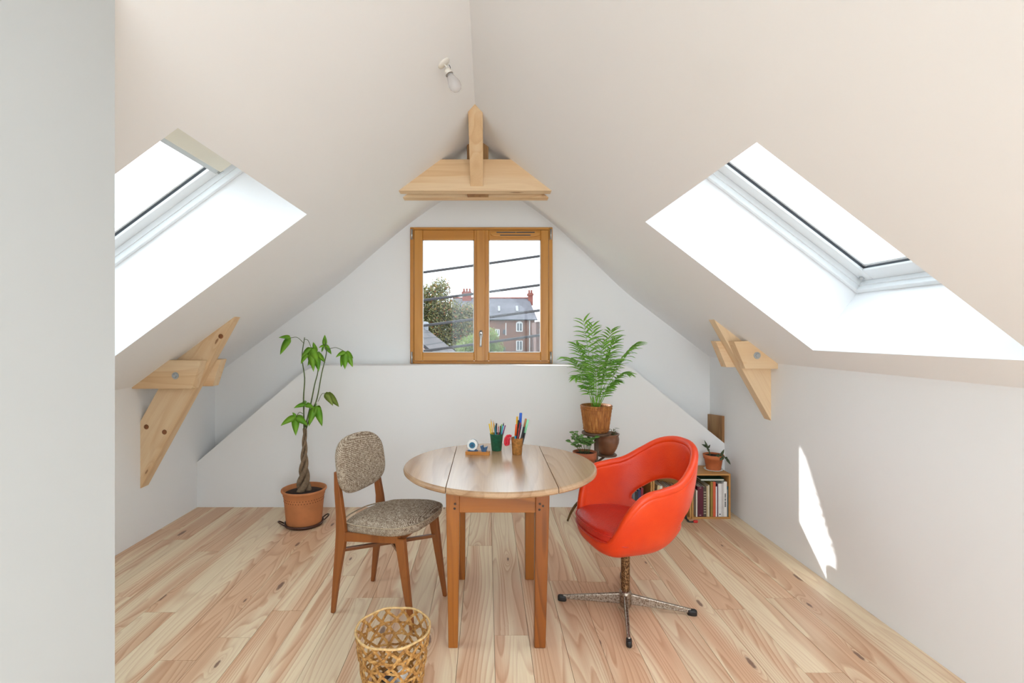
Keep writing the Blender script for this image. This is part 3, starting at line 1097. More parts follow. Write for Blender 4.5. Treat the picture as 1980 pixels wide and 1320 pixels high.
def shell_pt(th, t, grow=0.0):
    d = abs((math.degrees(th) + 180) % 360 - 180)
    H = lerp_table(HT, d)
    c, s = math.cos(th), math.sin(th)
    a = 0.215 if c > 0 else 0.346
    n_ = 2.6 if c > 0 else 2.25
    rho = 1 / ((abs(c) / a) ** n_ + (abs(s) / 0.295) ** n_) ** (1 / n_)
    psi = t * math.pi / 2
    hs = math.sin(psi) ** 0.72
    z0 = 0.350
    z = z0 + (H - z0) * (1 - math.cos(psi)) ** 1.08
    hs *= 1 + 0.10 * max(0, z - 0.55)
    return Vector((rho * hs * c, rho * hs * s, z))


NT_, NV = 84, 26
bm = B()
par = {}
rows = []
cen = bm.verts.new((0, 0, 0.350))
for k in range(1, NV + 1):
    ring = []
    for i in range(NT_):
        th = 2 * math.pi * i / NT_
        vv = bm.verts.new(shell_pt(th, k / NV))
        par[vv] = (th, k / NV)
        ring.append(vv)
    rows.append(ring)
DH, TC, HTT = R(54), 0.630, 0.118


def inhole(th, t):
    d = th - math.pi
    return (abs(d) / DH) ** 1.8 + (abs(t - TC) / HTT) ** 2 < 1


for i in range(NT_):
    j = (i + 1) % NT_
    bm.faces.new((cen, rows[0][i], rows[0][j]))
for k in range(NV - 1):
    for i in range(NT_):
        j = (i + 1) % NT_
        th = 2 * math.pi * (i + 0.5) / NT_
        if inhole(th, (k + 1.5) / NV):
            continue
        bm.faces.new((rows[k][i], rows[k][j], rows[k + 1][j], rows[k + 1][i]))
bm.verts.ensure_lookup_table()
for vv in list(bm.verts):
    if vv in par and vv.link_faces and any(len(e_.link_faces) == 1 for e_ in vv.link_edges):
        th, t = par[vv]
        if t < 0.99:
            d, q = (th - math.pi), (t - TC)
            r_ = ((abs(d) / DH) ** 1.8 + (abs(q) / HTT) ** 2)
            k = 1 / max(1e-6, r_) ** 0.53
            vv.co = shell_pt(math.pi + d * k, TC + q * k)
bmesh.ops.delete(bm, geom=[vv for vv in bm.verts if not vv.link_faces], context='VERTS')
shell = obj('shell', bm, RED, arm, smooth=True)
md = shell.modifiers.new('solidify', 'SOLIDIFY')
md.thickness = 0.040
md.offset = 0.0
md.use_even_offset = True
sub(shell, 1)
# rolled rim: soft padded edge all round
rim = [shell_pt(2 * math.pi * i / NT_, 1.0) for i in range(NT_)]
bm = tube(B(), rim + rim[:1], 0.0208, 12, caps=False)
obj('rolled_edge', bm, RED, shell, smooth=True)
co = []
for x, y in super_outline(2.0, 2.0, 64, 2.5):
    a = 0.250 if x > 0 else 0.215
    co.append((x * a, y * 0.270))


def cush(x, y, z):
    k = 0.60 + 0.40 * min(1, max(0, z) / 0.078)
    kf = k if x < 0 else k + (1 - k) * min(1, x / 0.14)
    return (x * (k if x < 0 else 1), y * kf * (1 - 0.16 * max(0, -x) / 0.215), 0.414 + z + 0.06 * x)


bm = pad(B(), co, 0.078, 0.020, 0.020, cush)
cu = sub(obj('seat_cushion', bm, REDC, arm, smooth=True), 1)
for zz in (0.024, 0.060):
    bm = tube(B(), [Vector(cush(x * 1.004, y * 1.004, zz)) for x, y in co + co[:1]], 0.0045, 6, caps=False)
    obj('piping', bm, REDC, cu, smooth=True)
obj('column', lathe(B(), [(0.0, 0.05), (0.024, 0.05), (0.024, 0.345), (0.0, 0.345)], 24), RUST, arm, smooth=False)
obj('seat_plate', lathe(B(), [(0.0, 0.318), (0.06, 0.320), (0.08, 0.344), (0.0, 0.356)], 24), BLACKP, arm, smooth=True)
obj('hub', lathe(B(), [(0.0, 0.012), (0.028, 0.012), (0.033, 0.025), (0.034, 0.085), (0.028, 0.098), (0.0, 0.098)], 28), PIT, arm, smooth=True)
for k in range(4):
    a = math.pi / 2 * k + R(-26)
    ca, sa = math.cos(a), math.sin(a)

    def rr(x, y, z):
        return (x * ca - y * sa, x * sa + y * ca, z)
    bm = hexa(B(), [rr(0.02, -0.012, 0.025), rr(0.34, -0.009, 0.014), rr(0.34, 0.009, 0.014), rr(0.02, 0.012, 0.025)],
              [rr(0.02, -0.010, 0.082), rr(0.34, -0.007, 0.034), rr(0.34, 0.007, 0.034), rr(0.02, 0.010, 0.082)])
    lg = bev(obj('base_leg', bm, PIT, arm), 0.004)
    bm = pad(B(), super_outline(0.05, 0.028, 20, 3), 0.030, 0.006, 0.0, lambda x, y, z: rr(0.345 + x, y, z))
    obj('foot_glide', bm, BLACKP, lg, smooth=True)

# ------------------------------------------------------------------ waste basket
m, nt, b = newmat('dried_cane')
g = N(nt)
n1 = g.noise(g.obj(), 55.0, 4.0, 0.65)
g.link(g.ramp(n1, [(0.3, srgb((120, 76, 32))), (0.5, srgb((182, 130, 66))), (0.72, srgb((222, 180, 116)))]), b.inputs['Base Color'])
b.inputs['Roughness'].default_value = 0.6
g.bump(g.noise(g.obj(), 160.0, 3.0), 0.4, 0.003, b)
CANE = m
WBX, WBY = -0.386, 2.070
bk = thing('waste_basket', 'open-weave cane waste basket beside the tweed chair', 'basket', (WBX, WBY, 0))
BH, RT, RB_ = 0.30, 0.150, 0.104
rb = random.Random(5)


def brad(z):
    u = z / BH
    return RB_ + (RT - RB_) * (u ** 0.8)


def strap(bm, pts, w, th):
    """flat strand: width across the wall surface, thickness along the radius"""
    prev = None
    pts = [Vector(p) for p in pts]
    for k in range(len(pts)):
        t = (pts[min(k + 1, len(pts) - 1)] - pts[max(k - 1, 0)]).normalized()
        rad = Vector((pts[k].x, pts[k].y, 0)).normalized()
        sd = t.cross(rad).normalized()
        ring = [bm.verts.new(pts[k] + sd * (sx * w / 2) + rad * (sy * th / 2)) for sx, sy in ((-1, -1), (1, -1), (1, 1), (-1, 1))]
        if prev:
            for i in range(4):
                bm.faces.new((prev[i], prev[(i + 1) % 4], ring[(i + 1) % 4], ring[i]))
        prev = ring
    return bm


for dirn in (-1, 1):
    bm = B()
    nst = 15
    for k in range(nst):
        a0 = 2 * math.pi * (k + 0.25 * dirn) / nst
        pts = []
        for q in range(23):
            u = q / 22
            z = 0.004 + u * (BH - 0.006)
            a = a0 + dirn * u * 1.85 + 0.03 * math.sin(u * 21 + k * 2.1)
            r_ = brad(z) + 0.0028 * math.sin(u * 22 + k + dirn * 1.5) + rb.uniform(-0.001, 0.001)
            pts.append((r_ * math.cos(a), r_ * math.sin(a), z))
        strap(bm, pts, rb.uniform(0.0095, 0.0125), 0.0028)
    obj('diagonal_strands', bm, CANE, bk, kind='stuff')
for q in range(6):
    z = 0.025 + q * 0.043
    pts = []
    for i in range(73):
        a = 2 * math.pi * i / 72
        r_ = brad(z) + 0.003 * math.sin(a * 22 + q * 1.7)
        pts.append((r_ * math.cos(a), r_ * math.sin(a), z + 0.003 * math.sin(a * 5 + q)))
    obj('hoop_strand', strap(B(), pts, 0.009, 0.0026), CANE, bk)
pts = [(RT * math.cos(2 * math.pi * i / 64), RT * math.sin(2 * math.pi * i / 64), BH + 0.002 * math.sin(i * 0.7)) for i in range(65)]
obj('rim', tube(B(), pts, 0.0048, 8, caps=False), plain('pale_cane', (216, 178, 122), 0.55, var=0.25, vscale=60), bk, smooth=True)
obj('bottom', lathe(B(), [(0.0, 0.002), (RB_ + 0.003, 0.002), (RB_ + 0.003, 0.007), (0.0, 0.007)], 40), CANE, bk)
scr = [('large white', (238, 238, 236), 0.030), ('charcoal', (60, 58, 62), 0.027), ('blue-grey', (150, 156, 168), 0.027), ('yellow', (216, 170, 40), 0.024),
       ('pale green', (205, 226, 224), 0.026), ('small white', (232, 232, 235), 0.021), ('dark brown', (92, 74, 62), 0.026), ('silver', (190, 192, 198), 0.025), ('cream', (232, 222, 196), 0.025), ('black', (34, 33, 36), 0.022)]
spots = [(0, 0, 0)] + [(0.062 * math.cos(k * math.pi / 3), 0.062 * math.sin(k * math.pi / 3), 0) for k in range(6)] + [(0.036 * math.cos(0.5 + k * 2.094), 0.036 * math.sin(0.5 + k * 2.094), 0.052) for k in range(3)]
for k, (cn, col, rad_) in enumerate(scr):
    bm = B()
    bmesh.ops.create_icosphere(bm, subdivisions=2, radius=rad_)
    for vv in bm.verts:
        vv.co *= 1 + rb.uniform(-0.3, 0.18)
    o = obj('crumpled_paper', bm, plain('paper_' + cn.replace(' ', '_').replace('-', '_'), col, 0.8, var=0.05))
    px_, py_, pz_ = spots[(k + 7) % 10]
    o.location = (WBX + px_, WBY + py_, 0.034 + pz_)
    o.rotation_euler = (k, k * 2, k * 3)
    tag(o, 'crumpled %s paper scrap inside the cane waste basket' % cn, 'paper', 'scraps in the waste basket')

# ------------------------------------------------------------------ plants
def leafmat(name, c0, c1, rough=0.42):
    m, nt, b = newmat(name)
    g = N(nt)
    n1 = g.noise(g.obj(), 14.0, 3.0)
    g.link(g.ramp(n1, [(0.3, srgb(c0)), (0.7, srgb(c1))]), b.inputs['Base Color'])
    b.inputs['Roughness'].default_value = rough
    b.inputs['Subsurface Weight'].default_value = 0.0
    tl_ = g.n('ShaderNodeBsdfTranslucent')
    tl_.inputs[0].default_value = srgb(tuple(min(255, int(v * 1.25)) for v in c1))
    mx = g.n('ShaderNodeMixShader')
    mx.inputs[0].default_value = 0.3
    g.link(b.outputs[0], mx.inputs[1])
    g.link(tl_.outputs[0], mx.inputs[2])
    g.link(mx.outputs[0], nt.nodes['Material Output'].inputs['Surface'])
    return m


LEAF = leafmat('money_tree_leaf', (96, 158, 38), (154, 200, 66))
LEAFY = leafmat('young_leaf', (120, 140, 50), (150, 168, 80))
PALM = leafmat('palm_leaf', (96, 160, 48), (164, 212, 92))
PEPER = leafmat('round_leaf', (88, 138, 66), (136, 178, 100))
DUSK = leafmat('dusky_leaf', (70, 84, 56), (104, 116, 84))
STEM = plain('green_stem', (88, 104, 56), 0.6, var=0.2, vscale=30)
BARK = plain('bark', (134, 112, 88), 0.85, var=0.3, vscale=40, bump=0.5)


def blade(bm, base, d, up, L, W, droop=0.3, fold=0.15, n=7, shape=0.55):
    """a leaf blade with a midrib fold, bending downwards along its length, given a little thickness"""
    base, d, up = Vector(base), Vector(d).normalized(), Vector(up)
    p = base.copy()
    prev = None
    for k in range(n + 1):
        u = k / n
        w = W * (math.sin(math.pi * min(1, u ** shape * 0.985 + 0.015)) ** 0.85) * 0.5 + 0.0004
        side = d.cross(up)
        if side.length < 1e-4:
            side = d.cross(Vector((1, 0, 0)))
        side.normalize()
        nn = side.cross(d).normalized()
        th = 0.0008
        ring = [bm.verts.new(p - side * w + nn * fold * w), bm.verts.new(p + nn * th), bm.verts.new(p + side * w + nn * fold * w), bm.verts.new(p - nn * th)]
        if prev:
            for i in range(4):
                j = (i + 1) % 4
                bm.faces.new((prev[i], prev[j], ring[j], ring[i]))
        else:
            bm.faces.new(ring[::-1])
        prev = ring
        d = (d + Vector((0, 0, -1)) * droop / n).normalized()
        p = p + d * (L / n)
    bm.faces.new(prev)
    return bm


# --- money tree in a big terracotta pot on a dark tray
MX, MY = -1.452, 4.0
tray = thing('plant_tray', 'dark round plant tray with looped handles under the large terracotta pot', 'tray', (MX, MY, 0))
DARKB = plain('dark_glaze', (70, 38, 26), 0.35, var=0.15)
obj('dish', lathe(B(), [(0.0, 0.0), (0.136, 0.0), (0.146, 0.006), (0.150, 0.024), (0.142, 0.026), (0.136, 0.010), (0.0, 0.009)], 40), DARKB, tray, smooth=True)
for s_, tz in ((-1, 0.0), (1, 0.0)):
    a = R(205) if s_ < 0 else R(28)
    c_ = Vector((math.cos(a), math.sin(a), 0))
    q = Vector((-c_.y, c_.x, 0))
    pts = [c_ * 0.147 + q * 0.03 + Vector((0, 0, 0.018)), c_ * 0.178 + q * 0.024 + Vector((0, 0, 0.040)), c_ * 0.19 + Vector((0, 0, 0.046)), c_ * 0.178 - q * 0.024 + Vector((0, 0, 0.040)), c_ * 0.147 - q * 0.03 + Vector((0, 0, 0.018))]
    obj('handle', tube(B(), smooth_path(pts, 5), 0.0055, 8), DARKB, tray, smooth=True)
mt = thing('potted_money_tree', 'money tree with braided trunk in a large terracotta pot', 'potted plant', (MX, MY, 0.010))
PZ = 0.276
obj('pot', lathe(B(), [(0.0, 0.0), (0.128, 0.0), (0.134, 0.012), (0.152, PZ - 0.062), (0.155, PZ - 0.050), (0.158, PZ - 0.046), (0.160, PZ - 0.028), (0.166, PZ - 0.022), (0.173, PZ - 0.010), (0.172, PZ), (0.160, PZ), (0.150, PZ - 0.03), (0.13, PZ - 0.05)], 64), TERRA, mt, smooth=True)
obj('soil', lathe(B(), [(0.0, PZ - 0.07), (0.151, PZ - 0.07), (0.151, PZ - 0.034), (0.08, PZ - 0.02), (0.0, PZ - 0.016)], 40), SOIL, mt, smooth=True)
HOLE = plain('pot_hole', (84, 42, 24), 0.9)
bm = B()
for row, (rz, rrad) in enumerate(((PZ - 0.064, 0.1512), (PZ - 0.084, 0.1497))):
    for i in range(44):
        a = 2 * math.pi * (i + row * 0.5) / 44
        c_ = Vector((math.cos(a), math.sin(a), 0))
        q = Vector((-c_.y, c_.x, 0))
        o_ = c_ * rrad + Vector((0, 0, rz))
        w_ = 0.0040
        hexa(bm, [o_ - q * w_, o_ - Vector((0, 0, w_)), o_ + q * w_, o_ + Vector((0, 0, w_))],
             [o_ - q * w_ + c_ * 0.0018, o_ - Vector((0, 0, w_)) + c_ * 0.0018, o_ + q * w_ + c_ * 0.0018, o_ + Vector((0, 0, w_)) + c_ * 0.0018])
obj('pricked_bands', bm, HOLE, mt, kind='stuff')
for k in range(3):
    pts, rad_ = [], []
    for q in range(31):
        u = q / 30
        a = 2 * math.pi * k / 3 + u * 9.5
        rr_ = 0.026 * (1 - u) ** 1.6 + 0.0095
        pts.append((-0.006 + rr_ * math.cos(a) + 0.012 * u, rr_ * math.sin(a), PZ - 0.03 + u * 0.50))
        rad_.append(0.019 * (1 - u) ** 2 + 0.0100 - 0.003 * u)
    obj('trunk', tube(B(), pts, rad_, 10), BARK, mt, smooth=True)


def mp(px, py, dy=0.0):
    return P(px, py, MY + dy)


stems = [[(588, 828, 0), (587, 770, -.01), (589, 730, -.02), (584, 690, -.02), (589, 652, -.02)],
         [(590, 826, 0), (600, 785, .02), (608, 745, .03), (615, 712, .03), (606, 680, .02)],
         [(592, 828, 0), (603, 795, .0), (613, 770, .0), (622, 722, -.01), (631, 682, -.01), (628, 655, 0)]]
for st in stems:
    pts = smooth_path([mp(*p) for p in st], 5)
    obj('stem', tube(B(), pts, [0.0062 - 0.003 * i / len(pts) for i in range(len(pts))], 8), STEM, mt, smooth=True, world=True)
# (hub px, stem px, leaf tips px with depth offset, young?)
clusters = [((562, 653, -.03), (588, 664, -.02), [(543, 684, -.05), (540, 652, -.06), (552, 665, .02), (547, 676, .04)], 0),
            ((602, 672, -.02), (589, 656, -.02), [(606, 716, -.04), (614, 700, -.06), (584, 690, -.05), (583, 702, -.03), (600, 705, .03)], 0),
            ((611, 682, .02), (608, 684, .02), [(616, 716, .0), (606, 662, .04), (622, 694, -.04), (596, 706, .0), (628, 700, .03)], 0),
            ((628, 668, 0), (629, 672, 0), [(628, 648, .02), (637, 672, -.03), (617, 672, -.04), (640, 684, .03), (622, 680, .05)], 0),
            ((668, 680, -.02), (631, 676, -.01), [(660, 708, -.03), (667, 712, -.05), (681, 708, -.02), (650, 690, -.05), (682, 692, .03)], 0),
            ((629, 760, -.01), (615, 776, .0), [(654, 785, -.02), (643, 783, -.05), (632, 774, -.03), (640, 764, .03)], 1),
            ((572, 806, -.05), (586, 800, -.01), [(544, 822, -.08), (572, 840, -.10), (594, 822, -.09), (566, 797, -.03), (586, 804, -.02)], 0),
            ((611, 785, -.03), (604, 795, .0), [(598, 822, -.07), (622, 822, -.06), (607, 790, .06), (620, 800, .05)], 0),
            ((590, 782, -.04), (588, 795, -.01), [(569, 788, -.06), (607, 789, -.08), (585, 776, .04)], 0)]
for hub, sp_, tips, young in clusters:
    h_, s_ = mp(*hub), mp(*sp_)
    midp = (h_ + s_) / 2 + Vector((0, 0, 0.025))
    obj('petiole', tube(B(), smooth_path([s_, midp, h_], 5), 0.0022, 6), STEM, mt, smooth=True, world=True)
    for tip in tips:
        t_ = mp(*tip)
        d = t_ - h_
        L = d.length * 1.06
        d0 = d.normalized() + Vector((0, 0, 0.25))
        up = Vector((0, -1.0, 0.55))
        bm = blade(B(), h_, d0, up, L, min(0.062, L * 0.42), 0.5, 0.22)
        obj('leaf', bm, LEAFY if young else LEAF, mt, smooth=True, world=True)

# --- tiered plant stand
SX, SY = 0.850, 3.93
STD = plain('stand_wood', (96, 72, 54), 0.5, var=0.2, vscale=20)
BRZ = plain('bronze_leg', (110, 84, 52), 0.4, metal=0.5, var=0.15)
stand = thing('plant_stand', 'dark tiered plant stand with curved legs behind the table', 'plant stand', (SX, SY, 0))
obj('post', lathe(B(), [(0.0, 0.14), (0.018, 0.14), (0.020, 0.3), (0.015, 0.5), (0.018, 0.725), (0.0, 0.725)], 16), STD, stand, smooth=True)
for k in range(4):
    a = R(149 + 90 * k)
    c_ = Vector((math.cos(a), math.sin(a), 0))
    pts = smooth_path([c_ * 0.012 + Vector((0, 0, 0.20)), c_ * 0.08 + Vector((0, 0, 0.205)), c_ * 0.15 + Vector((0, 0, 0.165)), c_ * 0.205 + Vector((0, 0, 0.085)), c_ * 0.238 + Vector((0, 0, 0.006))], 5)
    obj('leg', tube(B(), pts, [0.012] * 10 + [0.012 - 0.0004 * i for i in range(len(pts) - 10)], 8), BRZ, stand, smooth=True)
obj('top_plate', lathe(B(), [(0.0, 0.722), (0.100, 0.722), (0.112, 0.730), (0.112, 0.742), (0.105, 0.747), (0.0, 0.747)], 40), STD, stand, smooth=True)
for nm, q, z in (('side_plate', Vector((0.105, 0.105, 0)), 0.535), ('side_plate', Vector((-0.115, -0.13, 0)), 0.44)):
    pl = obj(nm, lathe(B(), [(0.0, z), (0.078, z), (0.082, z + 0.006), (0.080, z + 0.012), (0.0, z + 0.012)], 32, q.x, q.y), STD, stand, smooth=True)
    d = q.normalized()
    pts = [d * 0.012 + Vector((0, 0, z - 0.03)), q * 0.6 + Vector((0, 0, z - 0.012)), q + Vector((0, 0, z + 0.003))]
    obj('bracket', tube(B(), smooth_path(pts, 4), 0.009, 8), STD, pl, smooth=True)

# --- parlour palm in a wicker pot
m, nt, b = newmat('wicker')
g = N(nt)
v = g.obj()
n1 = g.noise(g.vm('MULTIPLY', v, (85.0, 85.0, 12.0)), 1.0, 3.0)
g.link(g.ramp(n1, [(0.3, srgb((132, 74, 26))), (0.55, srgb((176, 110, 48))), (0.75, srgb((204, 146, 78)))]), b.inputs['Base Color'])
b.inputs['Roughness'].default_value = 0.5
WICK = m
WZ = 0.747
palm = thing('potted_palm', 'feathery parlour palm in a brown wicker pot on the plant stand', 'potted plant', (SX, SY, WZ))
nrib = 44
prof = [(0.0, 0.0), (0.088, 0.0), (0.093, 0.006)]
for q in range(1, 24):
    u = q / 24
    prof.append((0.093 + 0.026 * u ** 0.9, 0.006 + u * 0.19))
prof += [(0.121, 0.198), (0.121, 0.206), (0.113, 0.207), (0.108, 0.19), (0.10, 0.15)]
wp = obj('pot', lathe(B(), prof, nrib * 4, mod=lambda a, z: 1 + (0.022 * math.sin(a * nrib) if 0.006 < z < 0.197 else 0) + 0.006 * math.sin(z * 210)), WICK, palm, smooth=True)
for zz, rr_ in ((0.200, 0.1205), (0.180, 0.119), (0.022, 0.099)):
    pts = [(rr_ * math.cos(2 * math.pi * i / 48), rr_ * math.sin(2 * math.pi * i / 48), zz) for i in range(49)]
    obj('band', tube(B(), pts, 0.0042, 6, caps=False), WICK, wp, smooth=True)
obj('soil', lathe(B(), [(0.0, 0.14), (0.108, 0.14), (0.108, 0.175), (0.0, 0.182)], 32), SOIL, palm, smooth=True)


def frond(parent, base, tip, bend, nl, ll, mat, rnd, spread=66):
    """feather leaf: arched rib with paired leaflets"""
    base, tip = Vector(base), Vector(tip)
    c_ = (base * 0.35 + tip * 0.65) + Vector((0, 0, bend))
    bm = B()
    pts = [base * (1 - t) ** 2 + c_ * 2 * t * (1 - t) + tip * t * t for t in [i / 20 for i in range(21)]]
    tube(bm, pts, [0.0028 - 0.0019 * i / 20 for i in range(21)], 5)
    for k in range(nl):
        u = 0.36 + 0.62 * k / (nl - 1)
        i = int(u * 20)
        p = pts[i].lerp(pts[min(20, i + 1)], u * 20 - i)
        t = (pts[min(20, i + 1)] - pts[max(0, i - 1)]).normalized()
        s_ = t.cross(Vector((0, 0, 1)))
        if s_.length < 0.2:
            s_ = t.cross(Vector((0, 1, 0)))
        s_.normalize()
        L = ll * (0.55 + 0.45 * math.sin(math.pi * min(1, 0.25 + 0.7 * (k / nl)))) * rnd.uniform(0.9, 1.1)
        for sg in (-1, 1):
            sprd = R(spread * (1 - 0.55 * k / nl))
            d = t * math.cos(sprd) + s_ * sg * math.sin(sprd)
            blade(bm, p, d, Vector((0, -0.6, 1)), L, 0.0175, rnd.uniform(0.35, 0.9), 0.2, 4, 0.7)
    return obj('frond', bm, mat, parent, smooth=True, world=True)


rp = random.Random(3)
tips = [((1128, 620, -.02), 0.02), ((1146, 630, .10), 0.06), ((1100, 692, -.10), 0.12), ((1232, 664, .0), 0.10), ((1222, 672, -.12), 0.10), ((1182, 640, .16), 0.08),
        ((1188, 690, -.18), 0.12), ((1118, 668, .12), 0.08), ((1205, 716, -.14), 0.12), ((1110, 722, -.14), 0.14), ((1165, 660, -.12), 0.06), ((1150, 690, -.16), 0.06),
        ((1196, 660, .08), 0.08), ((1176, 684, .02), 0.05), ((1138, 674, -.06), 0.04), ((1160, 712, -.10), 0.05), ((1188, 742, -.10), 0.08), ((1130, 748, -.10), 0.08),
        ((1176, 750, -.14), 0.05), ((1140, 735, .06), 0.05)]
for k, (tp, bd) in enumerate(tips):
    a = k * 2.4
    r_ = 0.006 + 0.028 * ((k * 7) % 10) / 10
    base = Vector((SX + r_ * math.cos(a), SY + r_ * math.sin(a), WZ + 0.178))
    tip = P(tp[0] + rp.uniform(-8, 8) * (k > 4), tp[1] + rp.uniform(-6, 8) * (k > 4), SY + tp[2])
    L = (tip - base).length
    frond(palm, base, tip, bd, 11 if L > 0.35 else 8, rp.uniform(0.10, 0.145) if L > 0.35 else 0.09, PALM, rp)

# --- brown glazed pot
BG = plain('brown_glaze', (128, 84, 58), 0.28, var=0.18, vscale=14, coat=0.3)
bp_ = thing('potted_cutting', 'small cutting in a brown glazed bowl pot on the plant stand', 'potted plant', (SX + 0.105, SY + 0.105, 0.547))
obj('pot', lathe(B(), [(0.0, 0.0), (0.052, 0.0), (0.058, 0.008), (0.082, 0.05), (0.098, 0.095), (0.100, 0.125), (0.094, 0.148), (0.101, 0.158), (0.101, 0.166), (0.092, 0.166), (0.087, 0.15), (0.088, 0.12)], 44), BG, bp_, smooth=True)
obj('soil', lathe(B(), [(0.0, 0.11), (0.088, 0.11), (0.088, 0.132), (0.0, 0.14)], 32), SOIL, bp_, smooth=True)
for k in range(9):
    a = k * 2.4
    z = 0.16 + 0.010 * (k % 6)
    base = Vector((0.045 + 0.010 * math.cos(a), -0.03 + 0.010 * math.sin(a), z))
    if k < 3:
        obj('stem', tube(B(), [(0.045, -0.03, 0.13), base + Vector((0.006 * math.cos(a), 0, 0.03))], 0.0018, 6), STEM, bp_, smooth=True)
    obj('leaf', blade(B(), base, (math.cos(a), math.sin(a), 0.35), (0, 0, 1), 0.042, 0.019, 0.5), DUSK, bp_, smooth=True)

# --- leafy plant in a small terracotta pot
tp_ = thing('potted_peperomia', 'leafy green plant in a terracotta pot at the edge of the round table', 'potted plant', (SX - 0.115, SY - 0.13, 0.452))
TERRA2 = plain('terracotta_worn', (182, 104, 70), 0.8, var=0.18, vscale=18, bump=0.1)
obj('pot', lathe(B(), [(0.0, 0.0), (0.058, 0.0), (0.060, 0.004), (0.078, 0.115), (0.086, 0.117), (0.090, 0.168), (0.082, 0.169), (0.074, 0.12)], 40), TERRA2, tp_, smooth=True)
obj('soil', lathe(B(), [(0.0, 0.10), (0.074, 0.10), (0.078, 0.152), (0.0, 0.158)], 32), SOIL, tp_, smooth=True)
rq = random.Random(9)
for k in range(16):
    a = k * 2.4
    ln = rq.uniform(0.06, 0.165)
    tilt = rq.uniform(0.15, 0.8)
    d = Vector((math.cos(a) * tilt - 0.22, math.sin(a) * tilt, 1.0)).normalized()
    b0 = Vector((0.03 * math.cos(a), 0.03 * math.sin(a), 0.155))
    pts = smooth_path([b0, b0 + d * ln * 0.5 + Vector((0, 0, 0.01)), b0 + d * ln], 4)
    obj('stem', tube(B(), pts, 0.0017, 6), STEM, tp_, smooth=True)
    for q in range(4):
        aa = a + q * 1.7
        base = pts[-1 - q] if q < len(pts) else pts[-1]
        obj('leaf', blade(B(), base, (math.cos(aa), math.sin(aa), 0.35), (0, -0.5, 1), rq.uniform(0.034, 0.048), 0.034, 0.4, 0.15, 6, 0.8), PEPER, tp_, smooth=True)

# ------------------------------------------------------------------ book crates
CY0, CY1 = 4.108, 4.375
crates = [(1.668, 1.984, 'wooden cube crate of books under the small succulent', 0), (1.350, 1.664, 'wooden cube crate of books seen through the red chair, beside the succulent crate', 1),
          (1.032, 1.346, 'wooden cube crate of dark books behind the red armchair', 2)]
for (xa, xb, lab, idx) in crates:
    c_ = thing('book_crate', lab, 'crate', ((xa + xb) / 2, (CY0 + CY1) / 2, 0), 0, 'wooden book crates along the back wall')
    t_ = 0.014
    for nm, a, b_ in (('side_panel', (xa, CY0, 0.0), (xa + t_, CY1, 0.367)), ('side_panel', (xb - t_, CY0, 0.0), (xb, CY1, 0.367)),
                      ('top_panel', (xa + t_, CY0, 0.353), (xb - t_, CY1, 0.367)), ('bottom_panel', (xa + t_, CY0, 0.0), (xb - t_, CY1, 0.014)),
                      ('back_panel', (xa + t_, CY1 - 0.008, 0.014), (xb - t_, CY1, 0.353))):
        bev(obj(nm, box(B(), a, b_), CRATE, c_, world=True), 0.0015, 1)
PAGES = plain('page_edges', (232, 226, 212), 0.9, var=0.05, vscale=80)


def book(x0, x1, h, depth, col, label, lean=0.0, y0=None, mark=None):
    y0 = CY0 + 0.012 if y0 is None else y0
    t = thing('book', label, 'book', ((x0 + x1) / 2, y0, 0.0142), 0, 'books in the wooden crates')
    w = x1 - x0
    m_ = plain('cover_%d_%d_%d' % col, col, 0.55, var=0.06, vscale=20)
    ct = min(0.002, w * 0.2)
    bm = B()
    box(bm, (-w / 2, 0, 0), (w / 2, ct, h))
    box(bm, (-w / 2, ct, 0), (-w / 2 + ct, depth, h))
    box(bm, (w / 2 - ct, ct, 0), (w / 2, depth, h))
    cv = obj('cover', bm, m_, t)
    obj('page_block', box(B(), (-w / 2 + ct, ct, 0.003), (w / 2 - ct, depth - 0.004, h - 0.003)), PAGES, t)
    if mark:
        mk = plain('ink_%d_%d_%d' % mark[0], mark[0], 0.6)
        bm = B()
        for (za, zb, fx) in mark[1]:
            box(bm, (-w * fx / 2, -0.0006, za * h), (w * fx / 2, 0.0005, zb * h))
        obj('spine_print', bm, mk, cv)
    t.rotation_euler = (0, lean, 0)
    return t


def bx_(px):
    return (px - VX) / F * (CY0 + 0.012)


